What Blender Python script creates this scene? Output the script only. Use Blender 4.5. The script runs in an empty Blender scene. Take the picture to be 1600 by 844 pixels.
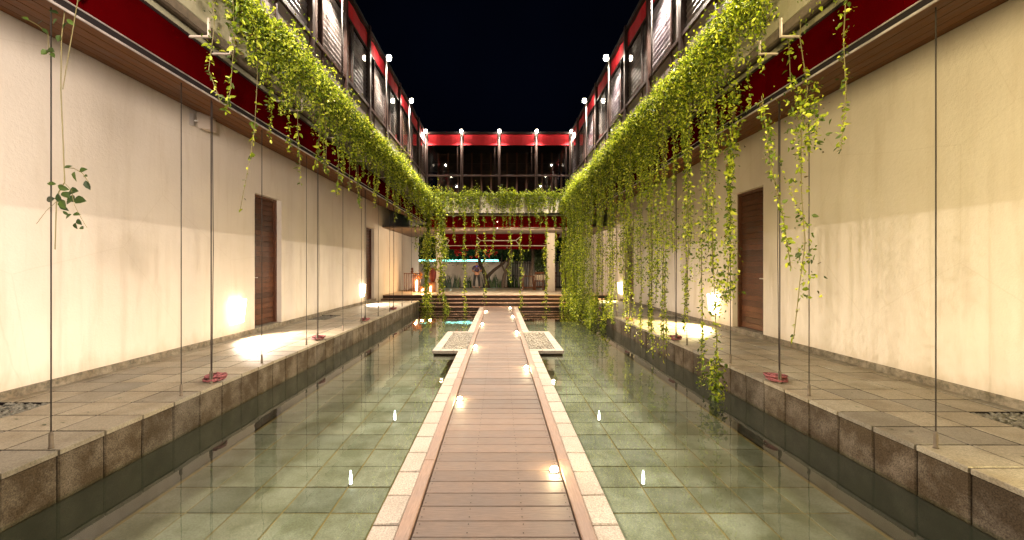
import bpy, math, random
import numpy as np
from mathutils import Vector
random.seed(7)
rng = np.random.default_rng(7)
S = bpy.context.scene
C = S.collection

# ------------------------------------------------------------------ camera, sky, exposure
CX, CH, F = 0.04, 1.5, 646.0
cam_d = bpy.data.cameras.new('camera')
cam_d.sensor_width = 36.0
cam_d.lens = F / 1600 * 36
cam_d.shift_x = 20 / 1600
cam_d.shift_y = -4 / 1600
cam_d.clip_start = 0.05
cam_d.clip_end = 500
cam = bpy.data.objects.new('camera', cam_d)
C.objects.link(cam)
cam.location = (CX, 0, CH)
cam.rotation_euler = (math.radians(90), 0, 0)
S.camera = cam
w = bpy.data.worlds.new('World')
S.world = w
w.use_nodes = True
bg = w.node_tree.nodes['Background']
tcw = w.node_tree.nodes.new('ShaderNodeTexCoord')
nsw = w.node_tree.nodes.new('ShaderNodeTexNoise'); nsw.inputs['Scale'].default_value = 1.6; nsw.inputs['Detail'].default_value = 5
rpw = w.node_tree.nodes.new('ShaderNodeValToRGB')
rpw.color_ramp.elements[0].position = 0.35; rpw.color_ramp.elements[0].color = (0.03, 0.04, 0.09, 1)
rpw.color_ramp.elements[1].position = 0.70; rpw.color_ramp.elements[1].color = (0.14, 0.24, 0.75, 1)
w.node_tree.links.new(tcw.outputs['Generated'], nsw.inputs['Vector'])
w.node_tree.links.new(nsw.outputs['Fac'], rpw.inputs[0])
w.node_tree.links.new(rpw.outputs[0], bg.inputs[0])
bg.inputs[1].default_value = 0.0025
S.view_settings.view_transform = 'Standard'
S.view_settings.look = 'None'
S.view_settings.gamma = 1
S.view_settings.exposure = 0.82
S.cycles.use_denoising = True
S.cycles.max_bounces = 8
S.cycles.diffuse_bounces = 3
S.cycles.glossy_bounces = 4
S.cycles.transparent_max_bounces = 16
S.cycles.caustics_reflective = False
S.cycles.caustics_refractive = False
S.cycles.sample_clamp_indirect = 4.0

def P(px, py, Y):                                   # where a point of the photograph lies at distance Y
    return Vector((CX + (px - 780) * Y / F, Y, CH - (py - 418) * Y / F))

# ------------------------------------------------------------------ materials
MAT = {}
def nodes(name):
    m = bpy.data.materials.new(name)
    m.use_nodes = True
    MAT[name] = m
    nt = m.node_tree
    return m, nt, nt.nodes['Principled BSDF']
def N(nt, t, **kw):
    n = nt.nodes.new(t)
    for k, v in kw.items():
        if k in n.inputs: n.inputs[k].default_value = v
        else: setattr(n, k, v)
    return n
def ramp(nt, src, stops):
    r = nt.nodes.new('ShaderNodeValToRGB')
    e = r.color_ramp.elements
    while len(e) < len(stops): e.new(0.5)
    for i, (p, c) in enumerate(stops):
        e[i].position = p
        e[i].color = (*c, 1)
    nt.links.new(src, r.inputs[0])
    return r.outputs[0]
def mixc(nt, fac, a, b, mode='MIX'):
    m = nt.nodes.new('ShaderNodeMix')
    m.data_type = 'RGBA'
    m.blend_type = mode
    for s, i in ((fac, 0), (a, 6), (b, 7)):
        if hasattr(s, 'is_linked') or hasattr(s, 'links'): nt.links.new(s, m.inputs[i])
        elif i == 0: m.inputs[0].default_value = s
        else: m.inputs[i].default_value = (*s, 1)
    return m.outputs[2]
def coords(nt, scale=(1, 1, 1)):
    g = nt.nodes.new('ShaderNodeNewGeometry')
    mp = nt.nodes.new('ShaderNodeMapping')
    mp.inputs['Scale'].default_value = scale
    nt.links.new(g.outputs['Position'], mp.inputs[0])
    return mp.outputs[0]
def noise(nt, vec, scale, detail=4, rough=0.55):
    n = N(nt, 'ShaderNodeTexNoise', Scale=scale, Detail=detail, Roughness=rough)
    nt.links.new(vec, n.inputs['Vector'])
    return n.outputs['Fac']
def bump(nt, b, h, strength, dist=0.01):
    n = N(nt, 'ShaderNodeBump', Strength=strength, Distance=dist)
    nt.links.new(h, n.inputs['Height'])
    nt.links.new(n.outputs[0], b.inputs['Normal'])
def simple(name, col, rough=0.6, metal=0.0, var=0.0, scale=20, bmp=0.0, rnd=0.0, stretch=(1, 1, 1), spec=0.5):
    m, nt, b = nodes(name)
    b.inputs['Roughness'].default_value = rough
    b.inputs['Metallic'].default_value = metal
    b.inputs['Specular IOR Level'].default_value = spec
    out = None
    v = coords(nt, stretch)
    f = noise(nt, v, scale)
    if var:
        out = ramp(nt, f, [(0.3, tuple(c * (1 - var) for c in col)), (0.7, tuple(min(1, c * (1 + var)) for c in col))])
    if rnd:
        oi = nt.nodes.new('ShaderNodeObjectInfo')
        r2 = ramp(nt, oi.outputs['Random'], [(0, (1 - rnd,) * 3), (1, (1 + rnd * 0.5, 1 + rnd * 0.5, 1 + rnd * 0.4))])
        out = mixc(nt, 1.0, out if out else col, r2, 'MULTIPLY')
    if out: nt.links.new(out, b.inputs['Base Color'])
    else: b.inputs['Base Color'].default_value = (*col, 1)
    if bmp: bump(nt, b, f, bmp)
    return m
def emit(name, col, strength):
    m, nt, b = nodes(name)
    b.inputs['Base Color'].default_value = (*col, 1)
    b.inputs['Emission Color'].default_value = (*col, 1)
    b.inputs['Emission Strength'].default_value = strength
    return m

# plaster
def plaster(name, col, col2):
    m, nt, b = nodes(name)
    v = coords(nt)
    big = noise(nt, v, 0.9, 5, 0.6)
    vs = coords(nt, (3.0, 3.0, 0.35))
    streak = noise(nt, vs, 2.2, 5, 0.6)
    base = ramp(nt, big, [(0.3, col2), (0.65, col)])
    st = ramp(nt, streak, [(0.30, (0.72, 0.66, 0.58)), (0.5, (1, 1, 1))])
    c = mixc(nt, 0.3, base, st, 'MULTIPLY')
    vo = N(nt, 'ShaderNodeTexVoronoi', Scale=0.55)
    vo.feature = 'DISTANCE_TO_EDGE'
    nt.links.new(mixc(nt, 0.10, v, big, 'ADD'), vo.inputs['Vector'])
    ck = ramp(nt, vo.outputs['Distance'], [(0.0, (0.80, 0.76, 0.70)), (0.004, (1, 1, 1))])
    c = mixc(nt, 0.35, c, ck, 'MULTIPLY')
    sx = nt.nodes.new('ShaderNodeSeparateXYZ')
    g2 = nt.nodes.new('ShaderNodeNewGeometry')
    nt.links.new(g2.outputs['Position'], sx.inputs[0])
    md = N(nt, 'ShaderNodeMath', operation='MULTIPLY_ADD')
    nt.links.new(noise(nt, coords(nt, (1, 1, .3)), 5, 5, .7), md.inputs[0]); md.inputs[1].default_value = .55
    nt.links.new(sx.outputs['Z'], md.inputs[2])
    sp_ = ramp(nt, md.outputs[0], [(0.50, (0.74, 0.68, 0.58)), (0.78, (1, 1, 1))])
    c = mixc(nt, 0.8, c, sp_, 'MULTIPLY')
    nt.links.new(c, b.inputs['Base Color'])
    b.inputs['Roughness'].default_value = 0.85
    fine = noise(nt, v, 28, 6, 0.7)
    bump(nt, b, fine, 0.5, 0.008)
plaster('plaster', (0.64, 0.565, 0.49), (0.58, 0.505, 0.43))
plaster('plaster_concrete', (0.32, 0.29, 0.19), (0.20, 0.18, 0.11))

def stone(name, a, c, rnd, rough=0.6, speck=90, stain=(0.5, 0.42, 0.3), stainfac=0.6, stained=0.42, spec=0.4):
    m, nt, b = nodes(name)
    v = coords(nt)
    sp = noise(nt, v, speck, 3, 0.8)
    base = ramp(nt, sp, [(0.35, a), (0.62, c)])
    bl = noise(nt, v, 2.7, 6, 0.65)
    st = ramp(nt, bl, [(stained - 0.08, stain), (stained + 0.12, (1, 1, 1))])
    k = mixc(nt, stainfac, base, st, 'MULTIPLY')
    oi = nt.nodes.new('ShaderNodeObjectInfo')
    r2 = ramp(nt, oi.outputs['Random'], [(0, (1 - rnd, 1 - rnd, 1 - rnd * 0.9)), (0.5, (1, 1 - rnd * .2, 1 - rnd * .4)), (1, (1 + rnd * 0.4,) * 3)])
    k = mixc(nt, 1.0, k, r2, 'MULTIPLY')
    nt.links.new(k, b.inputs['Base Color'])
    b.inputs['Roughness'].default_value = rough
    b.inputs['Specular IOR Level'].default_value = spec
    bump(nt, b, sp, 0.35, 0.004)
stone('paving_stone', (0.155, 0.135, 0.098), (0.30, 0.268, 0.205), 0.30, rough=0.5)
stone('facing_stone', (0.055, 0.044, 0.032), (0.165, 0.138, 0.105), 0.22, rough=0.85, stainfac=0.9, stained=0.52, stain=(0.35, 0.28, 0.18), spec=0.2)
stone('coping_stone', (0.16, 0.135, 0.105), (0.32, 0.275, 0.23), 0.10, rough=0.7, stainfac=0.25)
stone('pool_tile', (0.102, 0.100, 0.082), (0.168, 0.166, 0.136), 0.24, rough=0.6, speck=60, stain=(0.50, 0.50, 0.36), stainfac=0.9, stained=0.48)  # stronger staining also stands in for branch shadows
stone('skirting_stone', (0.10, 0.085, 0.06), (0.24, 0.20, 0.15), 0.05, rough=0.8, speck=14)
stone('platform_stone', (0.42, 0.35, 0.26), (0.55, 0.47, 0.36), 0.05, rough=0.45)
simple('mortar', (0.022, 0.012, 0.004), 0.9, var=0.3)
simple('pool_grout', (0.13, 0.085, 0.022), 0.9, var=0.25, scale=9)
simple('dark_joint', (0.05, 0.035, 0.02), 0.9)
simple('pebble', (0.12, 0.11, 0.085), 0.5, var=0.5, scale=25)
simple('pebble_pale', (0.19, 0.165, 0.125), 0.55, var=0.4, scale=25)

def planks(name, a, c, rnd, rough, stretch, spec=0.4):
    m, nt, b = nodes(name)
    v = coords(nt, stretch)
    g = noise(nt, v, 9, 6, 0.7)
    base = ramp(nt, g, [(0.3, a), (0.7, c)])
    v2 = coords(nt)
    wear = noise(nt, v2, 3.2, 5, 0.7)
    wr = ramp(nt, wear, [(0.35, (0.78, 0.76, 0.74)), (0.6, (1.05, 1.04, 1.0))])
    base = mixc(nt, 1.0, base, wr, 'MULTIPLY')
    oi = nt.nodes.new('ShaderNodeObjectInfo')
    r2 = ramp(nt, oi.outputs['Random'], [(0, (1 - rnd,) * 3), (1, (1 + rnd * 0.5,) * 3)])
    base = mixc(nt, 1.0, base, r2, 'MULTIPLY')
    nt.links.new(base, b.inputs['Base Color'])
    rr = ramp(nt, wear, [(0.3, (rough - .1,) * 3), (0.7, (rough + .12,) * 3)])
    nt.links.new(rr, b.inputs['Roughness'])
    b.inputs['Specular IOR Level'].default_value = spec
    bump(nt, b, g, 0.35, 0.004)
planks('deck_plank', (0.070, 0.044, 0.032), (0.135, 0.090, 0.068), 0.30, 0.60, (1, 12, 8))
planks('deck_rail', (0.115, 0.070, 0.050), (0.20, 0.128, 0.095), 0.05, 0.5, (12, 1, 8))
planks('door_wood', (0.035, 0.011, 0.005), (0.12, 0.042, 0.018), 0.45, 0.42, (8, 1, 12))
planks('soffit_wood', (0.060, 0.019, 0.002), (0.155, 0.055, 0.006), 0.25, 0.7, (10, 0.6, 10), 0.12)
planks('frame_wood', (0.018, 0.008, 0.006), (0.045, 0.02, 0.014), 0.2, 0.4, (12, 12, 1))
planks('step_wood', (0.016, 0.006, 0.003), (0.045, 0.018, 0.008), 0.15, 0.45, (1, 8, 8))
planks('furniture_wood', (0.09, 0.028, 0.010), (0.20, 0.07, 0.025), 0.2, 0.4, (6, 6, 1))
simple('red_panel', (0.038, 0.0003, 0.0007), 1.0, var=0.12, scale=3, rnd=0.15, spec=0.0)
simple('red_blind', (0.45, 0.006, 0.016), 0.75, var=0.12, scale=14, bmp=0.2, stretch=(1, 1, 4))
simple('red_awning', (0.11, 0.001, 0.003), 1.0, var=0.1, scale=6, rnd=0.2, spec=0.0)
simple('red_slat', (0.22, 0.004, 0.004), 0.9, var=0.15, scale=5, rnd=0.3, spec=0.05)
simple('dark_steel', (0.030, 0.020, 0.018), 0.35, 0.3)
simple('pale_steel', (0.55, 0.52, 0.50), 0.3, 0.7)
simple('wet_wall', (0.014, 0.014, 0.009), 0.7, var=0.4, scale=5)
simple('nosing_wood', (0.34, 0.19, 0.12), 0.5, var=0.2)
simple('black_matte', (0.012, 0.009, 0.009), 0.9, spec=0.1)
simple('edge_metal', (0.30, 0.26, 0.24), 0.5, 0.3, var=0.4, scale=6)
simple('cable_steel', (0.020, 0.015, 0.012), 0.6, 0.0, spec=0.2)
simple('rust_steel', (0.10, 0.075, 0.05), 0.7, 0.0, var=0.3)
simple('white_paint', (0.48, 0.40, 0.33), 0.5)
simple('taupe_panel', (0.16, 0.13, 0.12), 0.35, var=0.15, scale=3)
simple('rope_fibre', (0.20, 0.055, 0.06), 0.8, var=0.5, scale=60)
simple('stem', (0.10, 0.08, 0.02), 0.7)
simple('bark', (0.055, 0.035, 0.020), 0.9, var=0.5, scale=14, bmp=0.8)
simple('soil', (0.05, 0.035, 0.02), 0.95, var=0.4)
simple('roofing', (0.03, 0.028, 0.03), 0.8)
simple('ceiling', (0.16, 0.11, 0.07), 0.8)
simple('beam_paint', (0.50, 0.34, 0.24), 0.7)
simple('cream_cloth', (0.75, 0.66, 0.50), 0.8, var=0.1)
simple('skin', (0.42, 0.20, 0.11), 0.5)
simple('hair', (0.01, 0.008, 0.008), 0.4)
simple('shirt', (0.055, 0.030, 0.055), 0.8, var=0.6, scale=22)
simple('trousers', (0.020, 0.019, 0.016), 0.85, var=0.5, scale=9)
simple('violet_light_patch', (0.22, 0.16, 0.75), 0.8)  # violet light on head and neck, put into a coloured patch
simple('flower_red', (0.75, 0.02, 0.015), 0.6)
simple('flower_orange', (0.85, 0.30, 0.02), 0.6)
simple('terracotta', (0.13, 0.012, 0.008), 0.7)
simple('interior', (0.06, 0.045, 0.035), 0.9, var=0.3, scale=3)
simple('curtain', (0.13, 0.065, 0.045), 0.9)
emit('bulb', (1.0, 0.87, 0.68), 60)
emit('sconce_glow', (1.0, 0.80, 0.58), 5)
emit('sconce_glow_yellow', (1.0, 0.80, 0.48), 5)
emit('deck_bulb', (1.0, 0.84, 0.50), 30)
emit('glint_glow', (0.95, 1.0, 0.9), 8)  # glow standing in for glints on the water
emit('lantern_glow', (1.0, 0.60, 0.28), 7)
emit('teal_neon', (0.30, 1.0, 0.82), 2.2)
emit('tiny_led', (1.0, 0.75, 0.65), 5)

def blind_mat(name, a, c, pitch):
    m, nt, b = nodes(name)
    v = coords(nt, (0.15, 0.15, 1))
    f = noise(nt, v, pitch, 5, 0.7)
    col = ramp(nt, f, [(0.32, a), (0.5, tuple((x + y) / 2 for x, y in zip(a, c))), (0.66, c)])
    v2 = coords(nt, (1, 1, 0.2))
    f2 = noise(nt, v2, 2.5, 4, 0.6)
    d = ramp(nt, f2, [(0.35, (0.7, 0.7, 0.72)), (0.6, (1, 1, 1))])
    col = mixc(nt, 1.0, col, d, 'MULTIPLY')
    nt.links.new(col, b.inputs['Base Color'])
    b.inputs['Roughness'].default_value = 0.32
    bump(nt, b, f, 0.4, 0.02)
blind_mat('pale_blind', (0.12, 0.075, 0.10), (0.85, 0.80, 0.88), 4)
blind_mat('cream_blind', (0.22, 0.18, 0.17), (0.66, 0.60, 0.58), 4)
blind_mat('wood_louvre', (0.05, 0.03, 0.02), (0.12, 0.085, 0.055), 18)

def leaf_mat(name, cols, trans=0.35, rough=0.45):
    m, nt, b = nodes(name)
    g = nt.nodes.new('ShaderNodeNewGeometry')
    c = ramp(nt, g.outputs['Random Per Island'], cols)
    nt.links.new(c, b.inputs['Base Color'])
    b.inputs['Roughness'].default_value = rough
    b.inputs['Specular IOR Level'].default_value = 0.35
    t = nt.nodes.new('ShaderNodeBsdfTranslucent')
    c2 = mixc(nt, 1.0, c, (1.25, 1.25, 0.6), 'MULTIPLY')
    nt.links.new(c2, t.inputs[0])
    mx = nt.nodes.new('ShaderNodeMixShader')
    mx.inputs[0].default_value = trans
    nt.links.new(b.outputs[0], mx.inputs[1])
    nt.links.new(t.outputs[0], mx.inputs[2])
    nt.links.new(mx.outputs[0], nt.nodes['Material Output'].inputs[0])
leaf_mat('vine_leaf', [(0.0, (0.10, 0.055, 0.015)), (0.05, (0.025, 0.045, 0.006)), (0.4, (0.11, 0.16, 0.008)), (0.75, (0.34, 0.40, 0.018)), (1.0, (0.62, 0.64, 0.09))])
leaf_mat('vine_leaf_dark', [(0.0, (0.012, 0.022, 0.005)), (0.5, (0.025, 0.042, 0.007)), (1.0, (0.05, 0.08, 0.012))], 0.12)
leaf_mat('tree_leaf', [(0.0, (0.01, 0.035, 0.012)), (0.6, (0.03, 0.075, 0.018)), (1.0, (0.10, 0.15, 0.03))])

def two_sided_fresnel(nt, ior):
    fr = nt.nodes.new('ShaderNodeFresnel')
    g = nt.nodes.new('ShaderNodeNewGeometry')
    mr = nt.nodes.new('ShaderNodeMapRange')
    mr.inputs['To Min'].default_value = ior
    mr.inputs['To Max'].default_value = 1 / ior
    nt.links.new(g.outputs['Backfacing'], mr.inputs['Value'])
    nt.links.new(mr.outputs[0], fr.inputs['IOR'])
    return fr
# water: clear sheet that mirrors by its Fresnel term, with a faint ripple
m, nt, b = nodes('water')
nt.nodes.remove(b)
tr = N(nt, 'ShaderNodeBsdfTransparent')
tr.inputs[0].default_value = (0.86, 0.92, 0.83, 1)
gl = N(nt, 'ShaderNodeBsdfGlossy', Roughness=0.015)
gl.inputs[0].default_value = (1, 1, 1, 1)
fr = two_sided_fresnel(nt, 1.40)
v = coords(nt, (1, 0.8, 1))
n1 = noise(nt, v, 1.6, 3, 0.5)
bp = N(nt, 'ShaderNodeBump', Strength=0.16, Distance=0.02)
nt.links.new(n1, bp.inputs['Height'])
nt.links.new(bp.outputs[0], gl.inputs['Normal'])
nt.links.new(bp.outputs[0], fr.inputs['Normal'])
mx = nt.nodes.new('ShaderNodeMixShader')
nt.links.new(fr.outputs[0], mx.inputs[0])
nt.links.new(tr.outputs[0], mx.inputs[1])
nt.links.new(gl.outputs[0], mx.inputs[2])
nt.links.new(mx.outputs[0], nt.nodes['Material Output'].inputs[0])
# window glass the same way
m, nt, b = nodes('glass')
nt.nodes.remove(b)
tr = N(nt, 'ShaderNodeBsdfTransparent')
tr.inputs[0].default_value = (0.9, 0.9, 0.9, 1)
gl = N(nt, 'ShaderNodeBsdfGlossy', Roughness=0.03)
fr = two_sided_fresnel(nt, 1.5)
mx = nt.nodes.new('ShaderNodeMixShader')
nt.links.new(fr.outputs[0], mx.inputs[0])
nt.links.new(tr.outputs[0], mx.inputs[1])
nt.links.new(gl.outputs[0], mx.inputs[2])
nt.links.new(mx.outputs[0], nt.nodes['Material Output'].inputs[0])

# ------------------------------------------------------------------ mesh helpers
class MB:
    def __init__(s): s.v = []; s.f = []
    def add(s, vs, fs):
        n = len(s.v); s.v += [tuple(x) for x in vs]; s.f += [tuple(i + n for i in f) for f in fs]; return s
    def box(s, x0, x1, y0, y1, z0, z1):
        if x0 > x1: x0, x1 = x1, x0
        return s.add([(x0, y0, z0), (x1, y0, z0), (x1, y1, z0), (x0, y1, z0), (x0, y0, z1), (x1, y0, z1), (x1, y1, z1), (x0, y1, z1)],
              [(0, 3, 2, 1), (4, 5, 6, 7), (0, 1, 5, 4), (1, 2, 6, 5), (2, 3, 7, 6), (3, 0, 4, 7)])
    def slab(s, x0, x1, y0, y1, z0, z1, c=0.006, wob=0.0):      # box with a chamfered rim at the top
        if x0 > x1: x0, x1 = x1, x0
        r = lambda: random.uniform(-wob, wob)
        vs = [(x0, y0, z0), (x1, y0, z0), (x1, y1, z0), (x0, y1, z0)]
        vs += [(x0, y0, z1 - c), (x1, y0, z1 - c), (x1, y1, z1 - c), (x0, y1, z1 - c)]
        vs += [(x0 + c, y0 + c, z1 + r()), (x1 - c, y0 + c, z1 + r()), (x1 - c, y1 - c, z1 + r()), (x0 + c, y1 - c, z1 + r())]
        return s.add(vs, [(0, 3, 2, 1), (0, 1, 5, 4), (1, 2, 6, 5), (2, 3, 7, 6), (3, 0, 4, 7),
                 (4, 5, 9, 8), (5, 6, 10, 9), (6, 7, 11, 10), (7, 4, 8, 11), (8, 9, 10), (8, 10, 11)])
    def tube(s, pts, r, n=6, cap=True):
        pts = [Vector(p) for p in pts]
        k = len(pts)
        rs = r if isinstance(r, (list, tuple)) else [r] * k
        vs = []
        for i, p in enumerate(pts):
            t = (pts[min(i + 1, k - 1)] - pts[max(i - 1, 0)]).normalized()
            a = t.cross(Vector((0.13, 1, 0.07)) if abs(t.y) < 0.9 else Vector((1, 0.1, 0))).normalized()
            bb = t.cross(a)
            for j in range(n):
                q = 2 * math.pi * j / n
                vs.append(p + (a * math.cos(q) + bb * math.sin(q)) * rs[i])
        fs = [(i * n + j, i * n + (j + 1) % n, (i + 1) * n + (j + 1) % n, (i + 1) * n + j) for i in range(k - 1) for j in range(n)]
        if cap: fs += [tuple(range(n))[::-1], tuple((k - 1) * n + j for j in range(n))]
        return s.add(vs, fs)
    def lathe(s, prof, cx=0, cy=0, cz=0, n=12):
        vs = [(cx + r * math.cos(2 * math.pi * j / n), cy + r * math.sin(2 * math.pi * j / n), cz + z) for r, z in prof for j in range(n)]
        k = len(prof)
        fs = [(i * n + j, i * n + (j + 1) % n, (i + 1) * n + (j + 1) % n, (i + 1) * n + j) for i in range(k - 1) for j in range(n)]
        fs += [tuple(range(n))[::-1], tuple((k - 1) * n + j for j in range(n))]
        return s.add(vs, fs)
    def mesh(s, name, mat, smooth=False):
        me = bpy.data.meshes.new(name)
        me.from_pydata(s.v, [], s.f)
        me.materials.append(MAT[mat])
        if smooth: me.polygons.foreach_set('use_smooth', [True] * len(me.polygons))
        return me
def leafmesh(name, mat, V, nq):                       # V: (n,6,3) pointed oval leaves folded along the midrib
    n = len(V)
    me = bpy.data.meshes.new(name)
    me.vertices.add(n * 6)
    me.vertices.foreach_set('co', V.reshape(-1).astype(np.float32))
    base = np.arange(n)[:, None] * 6                    # 0 base, 1 2 right side, 3 tip, 4 5 left side
    loops = np.concatenate([base + k for k in (0, 1, 2, 0, 2, 3, 0, 3, 4, 0, 4, 5)], 1).reshape(-1)
    me.loops.add(len(loops))
    me.loops.foreach_set('vertex_index', loops.astype(np.int32))
    me.polygons.add(n * 4)
    me.polygons.foreach_set('loop_start', (np.arange(n * 4) * 3).astype(np.int32))
    me.update(calc_edges=True)
    me.materials.append(MAT[mat])
    return me
def leaves(pts, size, droop=0.5):
    """pts (n,3), size (n,) -> (n,6,3) with random directions, mostly outward and down"""
    n = len(pts)
    a = rng.uniform(0, 2 * np.pi, n)
    el = rng.normal(-droop, 0.6, n)
    d = np.stack([np.cos(a) * np.cos(el), np.sin(a) * np.cos(el), np.sin(el)], 1)
    up = rng.normal(0, 1, (n, 3)); up[:, 2] += 0.8
    sd = np.cross(d, up); sd /= np.linalg.norm(sd, axis=1)[:, None] + 1e-6
    nn = np.cross(sd, d)
    L = size[:, None]
    wd = L * rng.uniform(0.20, 0.32, n)[:, None]
    m1 = pts + d * L * 0.30 + nn * L * 0.09
    m2 = pts + d * L * 0.68 + nn * L * 0.06
    tip = pts + d * L - nn * L * 0.10
    return np.stack([pts, m1 + sd * wd, m2 + sd * wd * .75, tip, m2 - sd * wd * .75, m1 - sd * wd], 1)

WL = {}
def link(name, me, parent=None, loc=(0, 0, 0), **props):
    o = bpy.data.objects.new(name, me)
    C.objects.link(o)
    loc = Vector(loc)
    WL[o] = loc
    if parent is not None:
        o.parent = parent
        o.location = loc - WL[parent]
    else: o.location = loc
    for k, v in props.items(): o[k] = v
    return o
def root(name, loc, label, cat, group=None):
    o = link(name, None, None, loc, label=label, category=cat)
    if group: o['group'] = group
    return o
def lamp(name, loc, power, col, r=0.04, parent=None, kind='POINT', rot=None, size=None, spot=None):
    d = bpy.data.lights.new(name, kind)
    d.energy = power
    d.color = col
    if kind == 'AREA':
        d.shape = 'RECTANGLE'; d.size, d.size_y = size
    else: d.shadow_soft_size = r
    if kind == 'SPOT':
        d.spot_size = math.radians(spot); d.spot_blend = 0.7
    o = link(name, d, parent, loc)
    if rot: o.rotation_euler = rot
    return o
ORD = ['nearest', 'second', 'third', 'fourth', 'fifth', 'sixth', 'seventh', 'eighth', 'ninth', 'tenth', 'eleventh', 'twelfth']
def side(s): return 'left' if s < 0 else 'right'

# ================================================================== THE SETTING
WZ, LZ, FZ, PZ = -0.08, 0.25, -0.53, 0.40              # water, walkway, pool floor, back platform
LX, WX = 2.99, 4.62                                    # walkway edge, wall face
Y0, YE = -2.0, 15.6
link('ground', MB().box(-60, 60, -60, 120, -0.75, -0.70).mesh('ground', 'soil'), kind='structure')
pf = link('pool_floor', MB().box(-LX, LX, Y0, YE + .05, FZ - .06, FZ - .008).mesh('pool_floor', 'pool_grout'), kind='structure')
link('water', MB().add([(-LX, Y0, WZ), (LX, Y0, WZ), (LX, YE, WZ), (-LX, YE, WZ)], [(0, 1, 2, 3)]).mesh('water', 'water'), kind='structure')
# pool tiles, one by one to 10 m
T = 0.40
tvar = [MB().slab(-.193, .193, -.193, .193, -.02, 0, .004, .002).mesh('tile', 'pool_tile') for _ in range(4)]
far = MB()
for s in (-1, 1):
    for i in range(6):
        xa = 0.56 + i * T; xb = xa + T
        xa = max(xa, .70); xb = min(xb, LX)
        if xb - xa < .05: continue
        full = xb - xa > .39
        narrow = None if full else MB().slab(-(xb - xa) / 2 + .007, (xb - xa) / 2 - .007, -.193, .193, -.02, 0, .004).mesh('tile', 'pool_tile')
        for j in range(-1, 34):
            y = 2.22 + j * T
            c = (s * (xa + xb) / 2, y + T / 2, FZ + random.uniform(-.002, .002))
            if y < 9.6: link('tile', random.choice(tvar) if full else narrow, pf, c)
            elif y + T < YE: far.slab(c[0] - (xb - xa) / 2 + .007, c[0] + (xb - xa) / 2 - .007, y + .007, y + T - .007, FZ - .02, FZ, .004)
link('far_tiles', far.mesh('far_tiles', 'pool_tile'), pf, kind='stuff')

# walkways
PITCH = 0.335
cols = [2.99, 3.36, 3.73, 4.10, 4.47, 4.62]
slabm = {}
def slab_mesh(wd, ln):
    k = (round(wd, 3), round(ln, 3))
    if k not in slabm:
        slabm[k] = [MB().slab(-wd / 2 + .0075, wd / 2 - .0075, -ln / 2 + .0085, ln / 2 - .0085, -.035, 0, .0025, .002).mesh('paving_slab', 'paving_stone') for _ in range(3)]
    return random.choice(slabm[k])
facem = []
for _ in range(4):
    mb = MB()
    w2, h = PITCH / 2 - .005, .325
    c = .008
    r = lambda: random.uniform(-.003, .003)
    mb.add([(0, -w2, 0), (0, w2, 0), (0, w2, -h), (0, -w2, -h), (-c + r(), -w2 + c, -c), (-c + r(), w2 - c, -c), (-c + r(), w2 - c, -h + c), (-c + r(), -w2 + c, -h + c),
            (.04, -w2, 0), (.04, w2, 0), (.04, w2, -h), (.04, -w2, -h)],
           [(4, 5, 6), (4, 6, 7), (0, 1, 5, 4), (1, 2, 6, 5), (2, 3, 7, 6), (3, 0, 4, 7), (0, 8, 9, 1), (3, 2, 10, 11), (0, 3, 11, 8), (1, 9, 10, 2)])
    facem.append(mb)
for s in (-1, 1):
    BEDS = [(2.15, 3.835 if s < 0 else 3.585), (9.86, 10.87)]
    wk = MB()
    wk.box(s * (LX + .02), s * 6.5, Y0, 16.0, FZ, LZ - .033)
    wo = link('walkway', wk.mesh('walkway', 'black_matte'), kind='structure')
    g = MB()
    g.box(s * (LX + .02), s * 4.10, Y0, 15.6, LZ - .032, LZ - .0035)
    ya_ = Y0
    for p_, q_ in BEDS + [(15.6, 15.6)]:
        g.box(s * 4.102, s * (WX + .01), ya_, p_, LZ - .032, LZ - .0035)
        ya_ = q_
    link('joint_grout', g.mesh('joint_grout', 'black_matte'), wo)
    fm = []
    for mb in facem:
        q = MB(); q.add([(x if s > 0 else -x, y, z) for x, y, z in mb.v], mb.f)
        fm.append(q.mesh('facing_block', 'facing_stone'))
    farb, fars = MB(), MB()
    n = int((YE - Y0) / PITCH) + 1
    yb = (2.83 if s < 0 else 2.915) - PITCH * 14
    for k in range(n + 1):
        y = yb + k * PITCH
        if y + PITCH < 1.0: continue
        if y > YE - .1: break
        link('facing_block', random.choice(fm), wo, (s * (LX - .002), y + PITCH / 2, LZ - .036))
        for i in range(5):
            wd = cols[i + 1] - cols[i]
            xc = (cols[i] + cols[i + 1]) / 2 - (0.012 if i == 0 else 0)
            inbed = i >= 3 and any(a - .03 < y and y + PITCH < b_ + .03 for a, b_ in BEDS)
            if inbed: continue
            zz = LZ + random.uniform(-.0015, .0015)
            if y < 11: link('paving_slab', slab_mesh(wd + (.024 if i == 0 else 0), PITCH), wo, (s * xc, y + PITCH / 2, zz))
            else: fars.slab(s * xc - wd / 2 + .003, s * xc + wd / 2 - .003, y + .003, y + PITCH - .003, LZ - .035, zz, .004)
    link('far_slabs', fars.mesh('far_slabs', 'paving_stone'), wo, kind='stuff')
    # underwater wall below the facing
    link('pool_wall', MB().box(s * (LX + .01), s * (LX + .03), Y0, YE, FZ, WZ - .02).mesh('pool_wall', 'wet_wall'), wo)

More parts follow.
